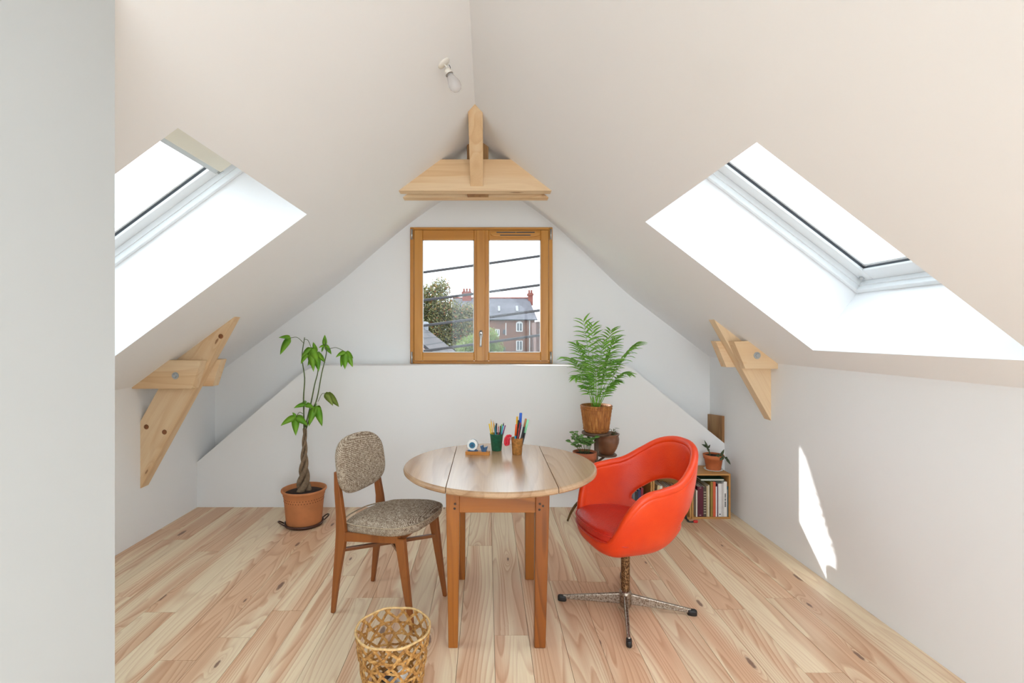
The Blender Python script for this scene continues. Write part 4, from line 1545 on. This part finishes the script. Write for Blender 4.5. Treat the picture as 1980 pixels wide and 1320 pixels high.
INK = (40, 38, 40)
title = (INK, [(0.28 + 0.030 * k, 0.28 + 0.030 * k + (0.022 if k not in (5, 8) else 0.008), 0.42) for k in range(13)])
small = (INK, [(0.06, 0.09, 0.4)])
shelf = [(1345.9, 1348.4, .215, .20, (226, 220, 206), 'thin cream book standing against the side of the succulent crate', None),
         (1348.8, 1359.6, .245, .21, (92, 24, 44), 'thick maroon book in the succulent crate', ((226, 200, 190), [(0.04, 0.06, 0.3), (0.95, 0.965, 0.3)])),
         (1360.0, 1366.0, .240, .22, (84, 70, 58), 'dark mottled book beside the maroon one in the succulent crate', ((190, 176, 150), [(0.1 + 0.09 * k, 0.13 + 0.09 * k, 0.7) for k in range(9)])),
         (1366.3, 1369.0, .250, .22, (206, 184, 142), 'slim tan book with pale spine in the succulent crate', None),
         (1369.3, 1371.8, .258, .22, (220, 208, 180), 'slim ivory book beside the tan one in the succulent crate', None),
         (1374.0, 1378.4, .285, .22, (150, 124, 56), 'olive yellow book beside the orange one in the succulent crate', None),
         (1378.8, 1383.8, .285, .22, (214, 96, 62), 'orange book in the succulent crate', None),
         (1384.0, 1386.6, .245, .21, (236, 234, 236), 'thin white book beside the orange one in the succulent crate', None),
         (1386.9, 1388.4, .262, .21, (104, 60, 84), 'thin plum book in the succulent crate', None),
         (1388.8, 1395.6, .270, .22, (232, 228, 226), 'white book with a small mark at its foot in the succulent crate', small),
         (1395.9, 1399.0, .272, .22, (206, 200, 196), 'pale grey book between two white ones in the succulent crate', None),
         (1399.3, 1405.6, .285, .22, (240, 236, 230), 'white book with dark vertical lettering on its spine', title),
         (1405.8, 1406.7, .220, .21, (150, 124, 112), 'thin taupe book in the succulent crate', None),
         (1406.8, 1407.9, .245, .22, (36, 110, 124), 'thin teal book at the far side of the succulent crate', None)]
for (a, b_, h_, dp, col, lab, mk) in shelf:
    book(bx_(a), bx_(b_), h_, dp, col, lab, 0.0, None, mk)
t = thing('book', 'dark green book lying flat on top of the upright books', 'book', (1.85, CY0 + 0.13, 0.3005), 0, 'books in the wooden crates')
gm = plain('cover_green', (48, 84, 62), 0.5)
obj('cover', box(box(B(), (-0.098, -0.10, 0), (0.098, 0.10, 0.003)), (-0.098, -0.10, 0.015), (0.098, 0.10, 0.018)), gm, t)
obj('page_block', box(B(), (-0.094, -0.097, 0.003), (0.094, 0.097, 0.015)), PAGES, t)
dark = [('navy', (38, 44, 70)), ('black', (34, 32, 34)), ('deep blue', (44, 62, 110)), ('burgundy', (110, 28, 50)), ('slate', (78, 84, 96)), ('plum', (70, 38, 60)), ('grey', (120, 120, 124)), ('charcoal', (52, 50, 54)), ('indigo', (50, 48, 92)), ('crimson', (140, 34, 52))]
x = 1.060
for k in range(10):
    w = 0.016 + 0.010 * ((k * 37) % 10) / 10
    book(x, x + w, 0.20 + 0.05 * ((k * 53) % 10) / 10, 0.20, dark[k][1], '%s book in the crate behind the red armchair' % dark[k][0])
    x += w + 0.0012
light = [('cobalt', (52, 84, 156)), ('buff', (214, 196, 150)), ('ivory', (230, 224, 208)), ('rust', (164, 86, 52)), ('sage', (130, 146, 118)), ('pale blue', (160, 184, 206)), ('chestnut', (110, 66, 44)), ('sand', (206, 182, 140)), ('forest green', (40, 74, 54))]
x = 1.372
for k in range(9):
    w = 0.018 + 0.010 * ((k * 41) % 10) / 10
    book(x, x + w, 0.21 + 0.05 * ((k * 29) % 10) / 10, 0.20, light[k][1], '%s book in the crate beside the succulent crate' % light[k][0])
    x += w + 0.0012
# small lead with red plug on the floor by the crates
cord = thing('cable', 'small black cable with red plug on the floor beside the crates', 'cable', (1.62, 4.06, 0))
pts = smooth_path([(0.0, 0.0, 0.006), (-0.03, -0.02, 0.03), (-0.045, 0.0, 0.06), (-0.02, 0.015, 0.05), (-0.01, -0.02, 0.006), (0.04, -0.03, 0.006)], 6)
obj('lead', tube(B(), pts, 0.006, 8), BLACKP, cord, smooth=True)
obj('plug', pad(B(), super_outline(0.036, 0.020, 20, 3), 0.018, 0.006, 0.002, lambda x, y, z: (0.045 + x, -0.032 + y, z)), plain('red_plastic', (206, 40, 36), 0.4), cord, smooth=True)

# --- succulent on the crate
SXX, SYY = P(1379.5, 900, 4.235).x, 4.235
sauc = obj('saucer', lathe(B(), [(0.0, 0.0), (0.060, 0.0), (0.074, 0.006), (0.076, 0.010), (0.071, 0.010), (0.058, 0.005), (0.0, 0.004)], 40), plain('white_ceramic', (236, 232, 224), 0.3))
sauc.location = (SXX, SYY, 0.367)
for p in sauc.data.polygons:
    p.use_smooth = True
tag(sauc, 'white saucer under the small terracotta pot on the crate', 'saucer')
su = thing('potted_succulent', 'sparse succulent in a small terracotta pot on the book crate', 'potted plant', (SXX, SYY, 0.372))
obj('pot', lathe(B(), [(0.0, 0.0), (0.056, 0.0), (0.058, 0.004), (0.072, 0.090), (0.078, 0.091), (0.083, 0.124), (0.075, 0.125), (0.068, 0.09)], 40), plain('terracotta_orange', (196, 108, 62), 0.75, var=0.15, vscale=16, bump=0.08), su, smooth=True)
obj('soil', lathe(B(), [(0.0, 0.08), (0.068, 0.08), (0.072, 0.112), (0.0, 0.116)], 32), SOIL, su, smooth=True)


def spx(px, py, dy=0.0):
    return P(px, py, SYY + dy)


pts = smooth_path([spx(1373, 880), spx(1371, 872), spx(1367, 862)], 5)
obj('stem', tube(B(), pts, [0.006 - 0.0002 * i for i in range(len(pts))], 8), DUSK, su, smooth=True, world=True)
pts = smooth_path([spx(1386, 882, -.05), spx(1394, 880, -.07), spx(1402, 884, -.08), spx(1408, 891, -.08)], 5)
obj('stem', tube(B(), pts, 0.005, 8), DUSK, su, smooth=True, world=True)
for a, b_, w_ in (((1368, 866), (1362, 850), .018), ((1367, 864), (1357, 858), .022), ((1369, 866), (1373, 859), .016), ((1371, 872), (1366, 864), .02), ((1394, 880), (1400, 868), .022), ((1392, 881), (1384, 880), .03), ((1398, 882), (1392, 890), .03), ((1404, 886), (1413, 898), .022), ((1402, 884), (1407, 888), .024)):
    dy = -.07 if a[0] > 1380 else 0
    p, q = spx(*a, dy), spx(*b_, dy - 0.015)
    obj('leaf', blade(B(), p, q - p, (0, -1, 0.4), (q - p).length, w_, 0.1, 0.3, 6), DUSK, su, smooth=True, world=True)

# ------------------------------------------------------------------ things on the table
GREEN = plain('green_cup', (30, 92, 66), 0.35, var=0.25, vscale=60, bump=0.15)
GOLD = plain('hammered_copper', (196, 140, 76), 0.34, metal=0.7, var=0.3, vscale=70, bump=0.7)


def cup(name, label, x, y, rb_, rt_, h, mat):
    t = thing(name, label, 'cup', (x, y, TZ))
    obj('body', lathe(B(), [(0.0, 0.0), (rb_ - 0.002, 0.0), (rb_, 0.003), (rt_, h - 0.002), (rt_ + 0.001, h), (rt_ - 0.002, h), (rb_ - 0.003, 0.006), (0.0, 0.005)], 40), mat, t, smooth=True)
    obj('lip', tube(B(), [(rt_ * math.cos(2 * math.pi * i / 40), rt_ * math.sin(2 * math.pi * i / 40), h) for i in range(41)], 0.0016, 6, caps=False), mat, t, smooth=True)
    return t


gx, gy = 0.058, 3.12
cx_, cy_ = 0.179, 3.02
cup('pen_cup', 'dark green pen cup on the round table', gx, gy, 0.031, 0.041, 0.103, GREEN)
cup('pen_cup', 'hammered copper pen cup on the round table', cx_, cy_, 0.029, 0.0355, 0.098, GOLD)


def pen(kind, label, foot, top, r, col, capcol=None, tipcol=None, base=None):
    f_, t_ = Vector(foot), Vector(top)
    o = thing(kind, label, 'pen' if kind != 'pencil' else 'pencil', f_, 0, 'pens and pencils in the cups')
    d = t_ - f_
    L = d.length
    q = Vector((0, 0, 1)).rotation_difference(d.normalized())
    M = q.to_matrix().to_4x4()
    m_ = plain('pen_%d_%d_%d' % col, col, 0.35)
    n = 6 if kind == 'pencil' else 12

    def put(nm, prof, mat):
        bm = lathe(B(), prof, n)
        bm.transform(M)
        return obj(nm, bm, mat, o, smooth=(n > 6))
    cap0 = L * 0.62 if capcol else L
    if tipcol:
        cap0 = L - 0.018
    put('barrel', [(0.0, 0.0), (r, 0.001), (r, cap0), (0.0, cap0)], m_)
    if capcol:
        put('cap', [(0.0, cap0 - 0.002), (r * 1.12, cap0 - 0.002), (r * 1.12, L - 0.002), (r * 0.9, L), (0.0, L)], plain('pen_%d_%d_%d' % capcol, capcol, 0.35))
    if tipcol:
        put('tip', [(0.0, cap0), (r * 0.98, cap0), (r * 0.25, L), (0.0, L)], plain('pen_%d_%d_%d' % tipcol, tipcol, 0.6))
    return o


def penpx(kind, label, px, py, dy, ang, r, col, capcol=None, tipcol=None, cup_=(gx, gy)):
    top = P(px, py, cup_[1] + dy)
    foot = Vector((cup_[0] + 0.017 * math.cos(ang), cup_[1] + 0.017 * math.sin(ang), TZ + 0.006))
    return pen(kind, label, foot, top, r, col, capcol, tipcol)


WD = (214, 176, 128)
for a in (('pencil', 'yellow pencil leaning outwards in the green cup', 946, 819, -.012, 2.9, .0042, (238, 196, 36), None, None),
          ('pencil', 'tall yellow pencil with pointed tip in the green cup', 949, 810, .010, 2.2, .0038, (236, 184, 40), None, WD),
          ('pencil', 'amber pencil with sharp tip in the green cup', 954, 813, -.004, 1.6, .0038, (226, 156, 40), None, WD),
          ('pen', 'turquoise pen in the green cup', 958, 822, .012, 3.6, .0042, (40, 150, 170), None, None),
          ('pen', 'blue pen with black clip cap in the green cup', 960, 818, -.010, 4.2, .0042, (36, 104, 150), (34, 34, 40), None),
          ('pencil', 'crimson pencil in the green cup', 964, 819, .014, 5.0, .0036, (176, 44, 60), None, WD),
          ('pen', 'black pen in the green cup', 968, 823, -.016, 5.6, .0046, (34, 30, 32), None, None),
          ('pencil', 'light green pencil in the green cup', 970, 820, .010, 0.2, .0038, (120, 196, 70), None, None),
          ('pen', 'light blue pen with dark tip in the green cup', 974, 817, .0, 0.8, .0046, (60, 168, 200), None, (30, 36, 44)),
          ('pencil', 'purple pencil leaning outwards in the green cup', 977, 822, -.006, 0.5, .0036, (132, 36, 110), None, None),
          ('pen', 'teal pen in the middle of the green cup', 957, 826, -.02, 4.7, .0042, (30, 120, 140), None, None)):
    kind, lab, px, py, dy, ang, r, col, cc, tc_ = a
    penpx(kind, lab, px, py, dy, ang, r, col, cc, tc_)
for a in (('marker', 'tall marker with a blue cap in the copper cup', 1007, 798, .004, 1.0, .0075, (36, 34, 36), (24, 88, 190), None),
          ('pen', 'yellow highlighter pen in the copper cup', 1000, 805, .012, 2.0, .0055, (236, 176, 34), None, None),
          ('pen', 'orange felt pen with teal foot in the copper cup', 998.5, 820, -.012, 3.0, .0056, (40, 140, 170), (226, 88, 28), None),
          ('pen', 'black capped pen in the copper cup', 1003, 812, -.004, 2.4, .0045, (40, 36, 38), None, None),
          ('pen', 'dark red pen in the copper cup', 1006, 817, -.015, 4.0, .0045, (150, 40, 38), None, None),
          ('pen', 'silver pen leaning across the copper cup', 1010, 821, -.02, 4.6, .0042, (186, 184, 182), None, None),
          ('pen', 'black marker pen leaning in the copper cup', 1013, 825, -.012, 5.2, .0055, (30, 28, 30), None, None),
          ('marker', 'black marker with a mint green cap in the copper cup', 1021, 811, -.006, 0.2, .0062, (36, 34, 36), (150, 226, 180), None),
          ('marker', 'brown marker with a copper and green cap in the copper cup', 1017, 809, .012, 0.8, .0055, (60, 50, 44), (196, 130, 84), None)):
    kind, lab, px, py, dy, ang, r, col, cc, tc_ = a
    penpx(kind, lab, px, py, dy, ang, r, col, cc, tc_, (cx_, cy_))
# scissors hanging over the rim of the copper cup
sc = thing('scissors', 'scissors with red loop handles hooked over the copper cup', 'scissors', (cx_ - 0.02, cy_, TZ + 0.01))
RP = plain('scissor_red', (214, 30, 52), 0.35)
for k, (dx, dy) in enumerate(((0.0, 0.0), (0.010, 0.008))):
    top = Vector((-0.026 + dx, -0.004 + dy, 0.098))
    pts = smooth_path([(0.004, 0.0 + dy, 0.0), (-0.004, dy * 0.6, 0.05), top], 4)
    obj('blade', tube(B(), pts, 0.0022, 6), STEEL, sc, smooth=True)
    lo = [top + Vector((0.002, 0, 0.0)), top + Vector((-0.012, -0.004, 0.006)), top + Vector((-0.026, -0.006, -0.012)), top + Vector((-0.029, -0.007, -0.038)), top + Vector((-0.022, -0.006, -0.052)), top + Vector((-0.012, -0.005, -0.046)), top + Vector((-0.010, -0.003, -0.022)), top + Vector((0.0, 0, -0.002))]
    obj('handle', tube(B(), smooth_path(lo, 4), 0.0048, 8), RP, sc, smooth=True)
# tape dispenser on a wooden strip
dp0 = P(900, 880, 3.0)
tdx, tdy = -0.056, 3.015
td = thing('tape_dispenser', 'blue and white tape roll holder on a wooden strip', 'tape dispenser', (tdx, tdy, TZ), R(-9))
bev(obj('wooden_base', box(B(), (-0.072, -0.022, 0), (0.072, 0.022, 0.020)), wood('dispenser_wood', (206, 140, 70), (196, 128, 58), (170, 104, 42), rot=(0, 0, R(90)), rings=3.0, ring_amt=0.3), td), 0.002)
BL = plain('slate_blue', (56, 88, 122), 0.4)
TEAL = plain('teal_plastic', (52, 116, 146), 0.35)


def disc(nm, r0, r1, ya, yb, cx, cz, mat, par):
    prof = [(r0, ya), (r1, ya), (r1, yb), (r0, yb)]
    bm = lathe(B(), prof, 36, close=True) if r0 > 0 else lathe(B(), [(0, ya), (r1, ya), (r1, yb), (0, yb)], 36)
    bm.transform(Matrix.Translation((cx, 0, cz)) @ Matrix.Rotation(R(90), 4, 'X'))
    return obj(nm, bm, mat, par)


disc('roll', 0.017, 0.031, -0.010, 0.012, -0.032, 0.056, plain('tape_white', (236, 234, 230), 0.4), td)
disc('roll_core', 0.0, 0.0185, -0.011, 0.0135, -0.032, 0.056, TEAL, td)
disc('knob', 0.0, 0.007, 0.0135, 0.024, -0.032, 0.056, BL, td)
disc('holder', 0.0, 0.031, -0.019, -0.0105, -0.032, 0.056, BL, td)
obj('holder_foot', pad(B(), super_outline(0.062, 0.036, 24, 3), 0.006, 0.002, 0, lambda x, y, z: (-0.030 + x, y, 0.020 + z)), BL, td, smooth=True)
obj('holder_bracket', box(B(), (-0.052, 0.0105, 0.021), (-0.012, 0.019, 0.045)), BL, td)
ct = obj('cutter', hexa(B(), [(0.026, -0.014, 0.020), (0.040, -0.014, 0.020), (0.040, 0.014, 0.020), (0.026, 0.014, 0.020)], [(0.016, -0.014, 0.052), (0.031, -0.014, 0.056), (0.031, 0.014, 0.056), (0.016, 0.014, 0.052)]), BL, td)
obj('cutter_arm', hexa(B(), [(0.037, -0.014, 0.020), (0.051, -0.014, 0.020), (0.051, 0.014, 0.020), (0.037, 0.014, 0.020)], [(0.039, -0.014, 0.044), (0.060, -0.014, 0.050), (0.060, 0.014, 0.050), (0.039, 0.014, 0.044)]), BL, ct)

# ------------------------------------------------------------------ outside
ground = obj('ground', box(B(), (-160, 5.8, -6.4), (160, 180, -6.0)), plain('lawn', (96, 104, 66), 0.9, var=0.2, vscale=0.5), kind='structure')
CAB = plain('cable_black', (36, 30, 33), 0.7)
for lab, (ya, yb) in (('topmost of four dark overhead cables outside the window', (527, 495)), ('dark overhead cable just below the topmost one outside the window', (581, 551)),
                      ('dark overhead cable just above the lowest one outside the window', (630, 600)), ('lowest of four dark overhead cables outside the window', (679, 648))):
    p, q = P(817, ya, 8.0), P(1046, yb, 8.0)
    d = (q - p)
    mid_ = (p + q) / 2
    pts = [mid_ + d * t + Vector((0, 0, 0.012 * t * t)) for t in (-1.9, -1.2, -0.6, 0, 0.6, 1.2, 1.9)]
    o = obj('overhead_cable', tube(B(), pts, 0.021, 8), CAB, smooth=True, origin=True)
    tag(o, lab, 'cable', 'overhead cables outside the window')

# stone and brick house across the gardens
HY = 70.0


def hx(px):
    return (px - VX) / F * HY


def hz(py, Y=HY):
    return EYE - (py - VY) / F * Y


m, nt, b = newmat('brown_stone_wall')
g = N(nt)
br = g.n('ShaderNodeTexBrick')
mpn = g.n('ShaderNodeMapping')
mpn.inputs['Rotation'].default_value = (R(90), 0, 0)
g.link(g.obj(), mpn.inputs[0])
g.link(mpn.outputs[0], br.inputs['Vector'])
br.inputs['Scale'].default_value = 1.0
br.inputs['Brick Width'].default_value = 0.55
br.inputs['Row Height'].default_value = 0.22
br.inputs['Mortar Size'].default_value = 0.03
br.inputs['Color1'].default_value = srgb((104, 66, 54))
br.inputs['Color2'].default_value = srgb((84, 56, 50))
br.inputs['Mortar'].default_value = srgb((120, 92, 82))
g.link(g.mix(g.ramp(g.noise(g.obj(), 1.4, 4.0), [(0.35, (0, 0, 0, 1)), (0.65, (1, 1, 1, 1))]), br.outputs[0], srgb((112, 78, 66))), b.inputs['Base Color'])
b.inputs['Roughness'].default_value = 0.9
STONE = m
SLATE = plain('slate_roof', (84, 80, 86), 0.7, var=0.25, vscale=1.6)
BRK = plain('red_brick', (120, 62, 52), 0.9, var=0.2, vscale=4)
WHT = plain('window_white', (188, 184, 184), 0.6)
PANE = plain('dark_pane', (52, 54, 60), 0.15)
house = thing('stone_house', 'brown stone house with slate roof and brick chimneys across the gardens', 'house', (1.5, HY + 4, -6.0))
x0, x1 = hx(876), hx(1034)
ze = hz(617)
obj('wall', box(B(), (x0, HY, -6.0), (x1, HY + 8, ze)), STONE, house, world=True)
zr = hz(576, HY + 4)
xr0, xr1 = hx(880), hx(1022) * (HY + 4) / HY
bm = B()
e0, e1 = ((x0 - 0.3, HY - 0.35, ze - 0.05), (x1 + 0.35, HY - 0.35, ze - 0.05)), ((x1 + 0.35, HY + 8.35, ze - 0.05), (x0 - 0.3, HY + 8.35, ze - 0.05))
vs = [bm.verts.new(p) for p in e0 + e1 + ((x0 - 0.3, HY + 4, zr), (xr1, HY + 4, zr))]
for f in ((0, 1, 5, 4), (2, 3, 4, 5), (1, 2, 5), (3, 0, 4), (0, 3, 2, 1)):
    bm.faces.new([vs[i] for i in f])
rf_ = obj('roof', bm, SLATE, house, world=True)
obj('ridge_tiles', tube(B(), [(x0 - 0.3, HY + 4, zr), (xr1, HY + 4, zr)], 0.14, 6), BRK, rf_, world=True)
for (a, b_, top, bot, pots) in ((1021.5, 1030.5, 566, 590, 2), (894, 911, 563, 592, 3)):
    yy = HY + 3.4
    k = yy / HY
    xa, xb = hx(a) * k, hx(b_) * k
    bm = box(B(), (xa, yy, hz(bot, yy)), (xb, yy + 1.2, hz(top, yy)))
    box(bm, (xa - 0.1, yy - 0.1, hz(top, yy) - 0.35), (xb + 0.1, yy + 1.3, hz(top, yy) - 0.1))
    chm = obj('chimney', bm, BRK, house, world=True)
    for q in range(pots):
        xx = xa + (xb - xa) * (q + 0.5) / pots
        obj('chimney_pot', lathe(B(), [(0.16, hz(top, yy) - 0.02), (0.13, hz(top, yy) + 0.45), (0.0, hz(top, yy) + 0.45)], 10, xx, yy + 0.5), BRK, chm, world=True)


def house_window(a, b_, top, bot, white=True, arch=False):
    xa, xb, z1, z0 = hx(a), hx(b_), hz(top), hz(bot)
    bm = box(B(), (xa, HY - 0.12, z0), (xb, HY + 0.05, z1))
    if arch:
        n = 10
        prism(bm, [(xa + (xb - xa) * i / n, z1 + 0.22 * math.sin(math.pi * i / n)) for i in range(n + 1)] + [(xb, z1 - 0.02), (xa, z1 - 0.02)], HY - 0.12, HY + 0.05)
    w = obj('window', bm, WHT if white else PANE, house, world=True)
    t_ = 0.13
    xm = (xa + xb) / 2
    for (p, q) in ((xa + t_, xm - 0.06), (xm + 0.06, xb - t_)):
        obj('pane', box(B(), (p, HY - 0.15, z0 + t_), (q, HY - 0.11, z1 - t_ * 0.6)), PANE, w, world=True)


house_window(998, 1010.5, 624, 641, True, True)
house_window(998, 1010.5, 658.5, 678, True)
house_window(957.5, 966, 636.5, 650, True)
house_window(972.5, 977, 637, 645.5, False)
house_window(972.5, 977, 671, 678, False)
for a, top, bot in ((978.2, 624, 648), (1024, 618, 700)):
    obj('drainpipe', tube(B(), [(hx(a), HY - 0.12, hz(top)), (hx(a), HY - 0.12, hz(bot))], 0.06, 6), WHT, house, world=True)
obj('gutter', tube(B(), [(x0 - 0.3, HY - 0.4, ze - 0.08), (x1 + 0.35, HY - 0.4, ze - 0.08)], 0.09, 6), PANE, house, world=True)
for a, b_, top, bot in ((963, 967, 597, 603), (997.5, 1002, 596, 602)):
    ym = HY + 1.6
    k = ym / HY
    sl = (zr - ze) / 4.35
    bm = hexa(B(), [(hx(a) * k, ym - 0.5, ze + (1.45) * sl), (hx(b_) * k, ym - 0.5, ze + 1.45 * sl), (hx(b_) * k, ym + 0.5, ze + 2.45 * sl), (hx(a) * k, ym + 0.5, ze + 2.45 * sl)],
              [(hx(a) * k, ym - 0.6, ze + (1.45) * sl + 0.15), (hx(b_) * k, ym - 0.6, ze + 1.45 * sl + 0.15), (hx(b_) * k, ym + 0.4, ze + 2.45 * sl + 0.15), (hx(a) * k, ym + 0.4, ze + 2.45 * sl + 0.15)])
    obj('roof_window', bm, plain('roof_light', (130, 128, 132), 0.4), rf_, world=True)
for a, top, bot in ((893, 534, 566), (1019, 543, 575)):
    yy = HY + 4
    k = yy / HY
    bm = tube(B(), [(hx(a) * k, yy, hz(bot + 14, yy)), (hx(a) * k, yy, hz(top, yy))], 0.035, 5)
    tube(bm, [(hx(a) * k - 0.5, yy, hz(top + 4, yy)), (hx(a) * k + 0.5, yy, hz(top + 4, yy))], 0.03, 5)
    obj('aerial', bm, plain('aerial_grey', (150, 148, 150), 0.5), house, world=True)
nb = thing('neighbour_house', 'dark brown house edge beyond the stone house', 'house', (8.4, 64, -6.0))
obj('wall', box(B(), ((1036.5 - VX) / F * 62, 62, -6.0), (12.0, 68, hz(622, 62))), plain('dark_brick', (84, 60, 56), 0.9, var=0.2, vscale=2), nb, world=True)
bm = prism(B(), [((1035.8 - VX) / F * 62, hz(622, 62)), (12.2, hz(622, 62)), (12.2, hz(616, 62))], 61.8, 68)
obj('roof', bm, BRK, nb, world=True)

# garage roof in front of the tree
m, nt, b = newmat('slate_courses')
g = N(nt)
br = g.n('ShaderNodeTexBrick')
g.link(g.obj(), br.inputs['Vector'])
mpn = g.n('ShaderNodeMapping')
mpn.inputs['Rotation'].default_value = (0, 0, R(90))
g.link(g.obj(), mpn.inputs[0])
g.link(mpn.outputs[0], br.inputs['Vector'])
br.inputs['Scale'].default_value = 1.0
br.inputs['Brick Width'].default_value = 0.5
br.inputs['Row Height'].default_value = 0.24
br.inputs['Mortar Size'].default_value = 0.02
br.inputs['Color1'].default_value = srgb((86, 74, 74))
br.inputs['Color2'].default_value = srgb((72, 64, 66))
br.inputs['Mortar'].default_value = srgb((40, 34, 36))
g.link(br.outputs[0], b.inputs['Base Color'])
b.inputs['Roughness'].default_value = 0.8
gar = thing('garage', 'low gabled outbuilding with slate roof in front of the tree', 'outbuilding', (-2.45, 17, -6.0))
GRX, GZ, GP = -2.45, 1.77, 0.78
hw_ = 3.0
ez = GZ - GP * hw_
obj('wall', prism(B(), [(GRX - hw_ + 0.2, -6.0), (GRX + hw_ - 0.2, -6.0), (GRX + hw_ - 0.2, ez + 0.05), (GRX, GZ - 0.16), (GRX - hw_ + 0.2, ez + 0.05)], 14.15, 19.9), BRK, gar, world=True)
for sg in (-1, 1):
    obj('roof', prism(B(), [(GRX, GZ - 0.1), (GRX + sg * hw_, ez - 0.1), (GRX + sg * hw_, ez), (GRX, GZ)], 14.0, 20.0), m, gar, world=True)
    obj('verge_board', prism(B(), [(GRX, GZ - 0.24), (GRX + sg * hw_, ez - 0.24), (GRX + sg * hw_, ez - 0.1), (GRX, GZ - 0.1)], 13.96, 14.08), plain('verge_brown', (150, 112, 96), 0.8), gar, world=True)
obj('ridge_vent', lathe(B(), [(0.0, GZ - 0.1), (0.14, GZ - 0.1), (0.14, GZ + 0.1), (0.19, GZ + 0.12), (0.12, GZ + 0.22), (0.0, GZ + 0.24)], 14, GRX + 0.05, 19.4), plain('vent_grey', (120, 118, 124), 0.4), gar, world=True)


def tree(name, label, base, blobs, nleaf, size, mats, seed, trunk_r):
    rt = random.Random(seed)
    t = thing(name, label, 'tree', base)
    bx, by, bz = base
    zc = sum(b_[2] for b_ in blobs) / len(blobs)
    obj('trunk', tube(B(), [(bx, by, bz), (bx + 0.1, by, (bz + zc) / 2), (bx, by, zc)], [trunk_r, trunk_r * 0.8, trunk_r * 0.4], 8), BARK, t, smooth=True, world=True)
    bm = B()
    for (x, y, z, r) in blobs:
        tube(bm, [(bx, by, zc - 1.0), ((bx + x) / 2, (by + y) / 2, (zc - 0.5 + z) / 2), (x, y, z + r * 0.4)], [trunk_r * 0.4, trunk_r * 0.25, trunk_r * 0.08], 5)
    obj('branches', bm, BARK, t, smooth=True, world=True)
    tot = sum(b_[3] ** 2 for b_ in blobs)
    for mi, (mt_, share) in enumerate(mats):
        bm = B()
        for (x, y, z, r) in blobs:
            for k in range(int(nleaf * share * r * r / tot)):
                u, w = rt.uniform(-1, 1), rt.uniform(0, 2 * math.pi)
                q = math.sqrt(1 - u * u)
                rr_ = r * rt.random() ** 0.45 * (1 + 0.25 * rt.random() ** 3)
                c_ = Vector((x + rr_ * q * math.cos(w), y + rr_ * q * math.sin(w), z + rr_ * u))
                a = Vector((rt.uniform(-1, 1), rt.uniform(-1, 1), rt.uniform(-1, 1))).normalized() * size * rt.uniform(0.6, 1.2)
                n_ = a.orthogonal().normalized() * size * 0.38
                vs = [bm.verts.new(c_ - a), bm.verts.new(c_ + n_), bm.verts.new(c_ + a), bm.verts.new(c_ - n_)]
                bm.faces.new(vs)
        obj('foliage', bm, mt_, t, world=True, kind='stuff')
    return t


OLIVE = leafmat('olive_leaf', (70, 70, 34), (98, 94, 50), 0.6)
PALE = leafmat('pale_leaf', (104, 100, 60), (134, 126, 80), 0.6)
RUSSET = leafmat('russet_leaf', (140, 82, 52), (170, 104, 70), 0.6)
LIME = leafmat('lime_leaf', (78, 96, 40), (108, 126, 62), 0.6)
DEEP = leafmat('deep_leaf', (42, 44, 22), (60, 62, 32), 0.6)
TY_ = 27.0


def tb(px, py, dy, r):
    p = P(px, py, TY_ + dy)
    return (p.x, p.y, p.z, r)


tree('garden_tree', 'large olive-green tree with russet leaves behind the outbuilding', (P(850, 700, TY_).x, TY_, -6.0),
     [tb(838, 578, 0, .75), tb(852, 556, .3, .55), tb(822, 568, .2, .5), tb(858, 600, -.2, .9), tb(826, 615, 0, .9), tb(872, 615, .3, .8), tb(893, 622, 0, .75), tb(845, 640, -.3, 1.0),
      tb(880, 648, 0, .95), tb(905, 605, .3, .55), tb(910, 650, .4, .8), tb(864, 672, 0, 1.0), tb(825, 665, .3, 1.0), tb(900, 680, .3, .9), tb(800, 600, 0, .9), tb(795, 650, 0, 1.0)],
     24000, 0.085, [(DEEP, 0.3), (OLIVE, 0.34), (PALE, 0.28), (RUSSET, 0.06)], 4, 0.24)
TY_ = 23.0
tree('lime_shrub', 'bright lime-green leafy tree in front of the stone house', (P(925, 700, TY_).x, TY_, -6.0),
     [tb(946, 652, 0, .42), tb(955, 672, 0, .45), tb(925, 668, .2, .6), tb(903, 672, 0, .5), tb(940, 690, 0, .7), tb(912, 690, .2, .7)],
     9000, 0.06, [(LIME, 0.8), (OLIVE, 0.2)], 8, 0.14)
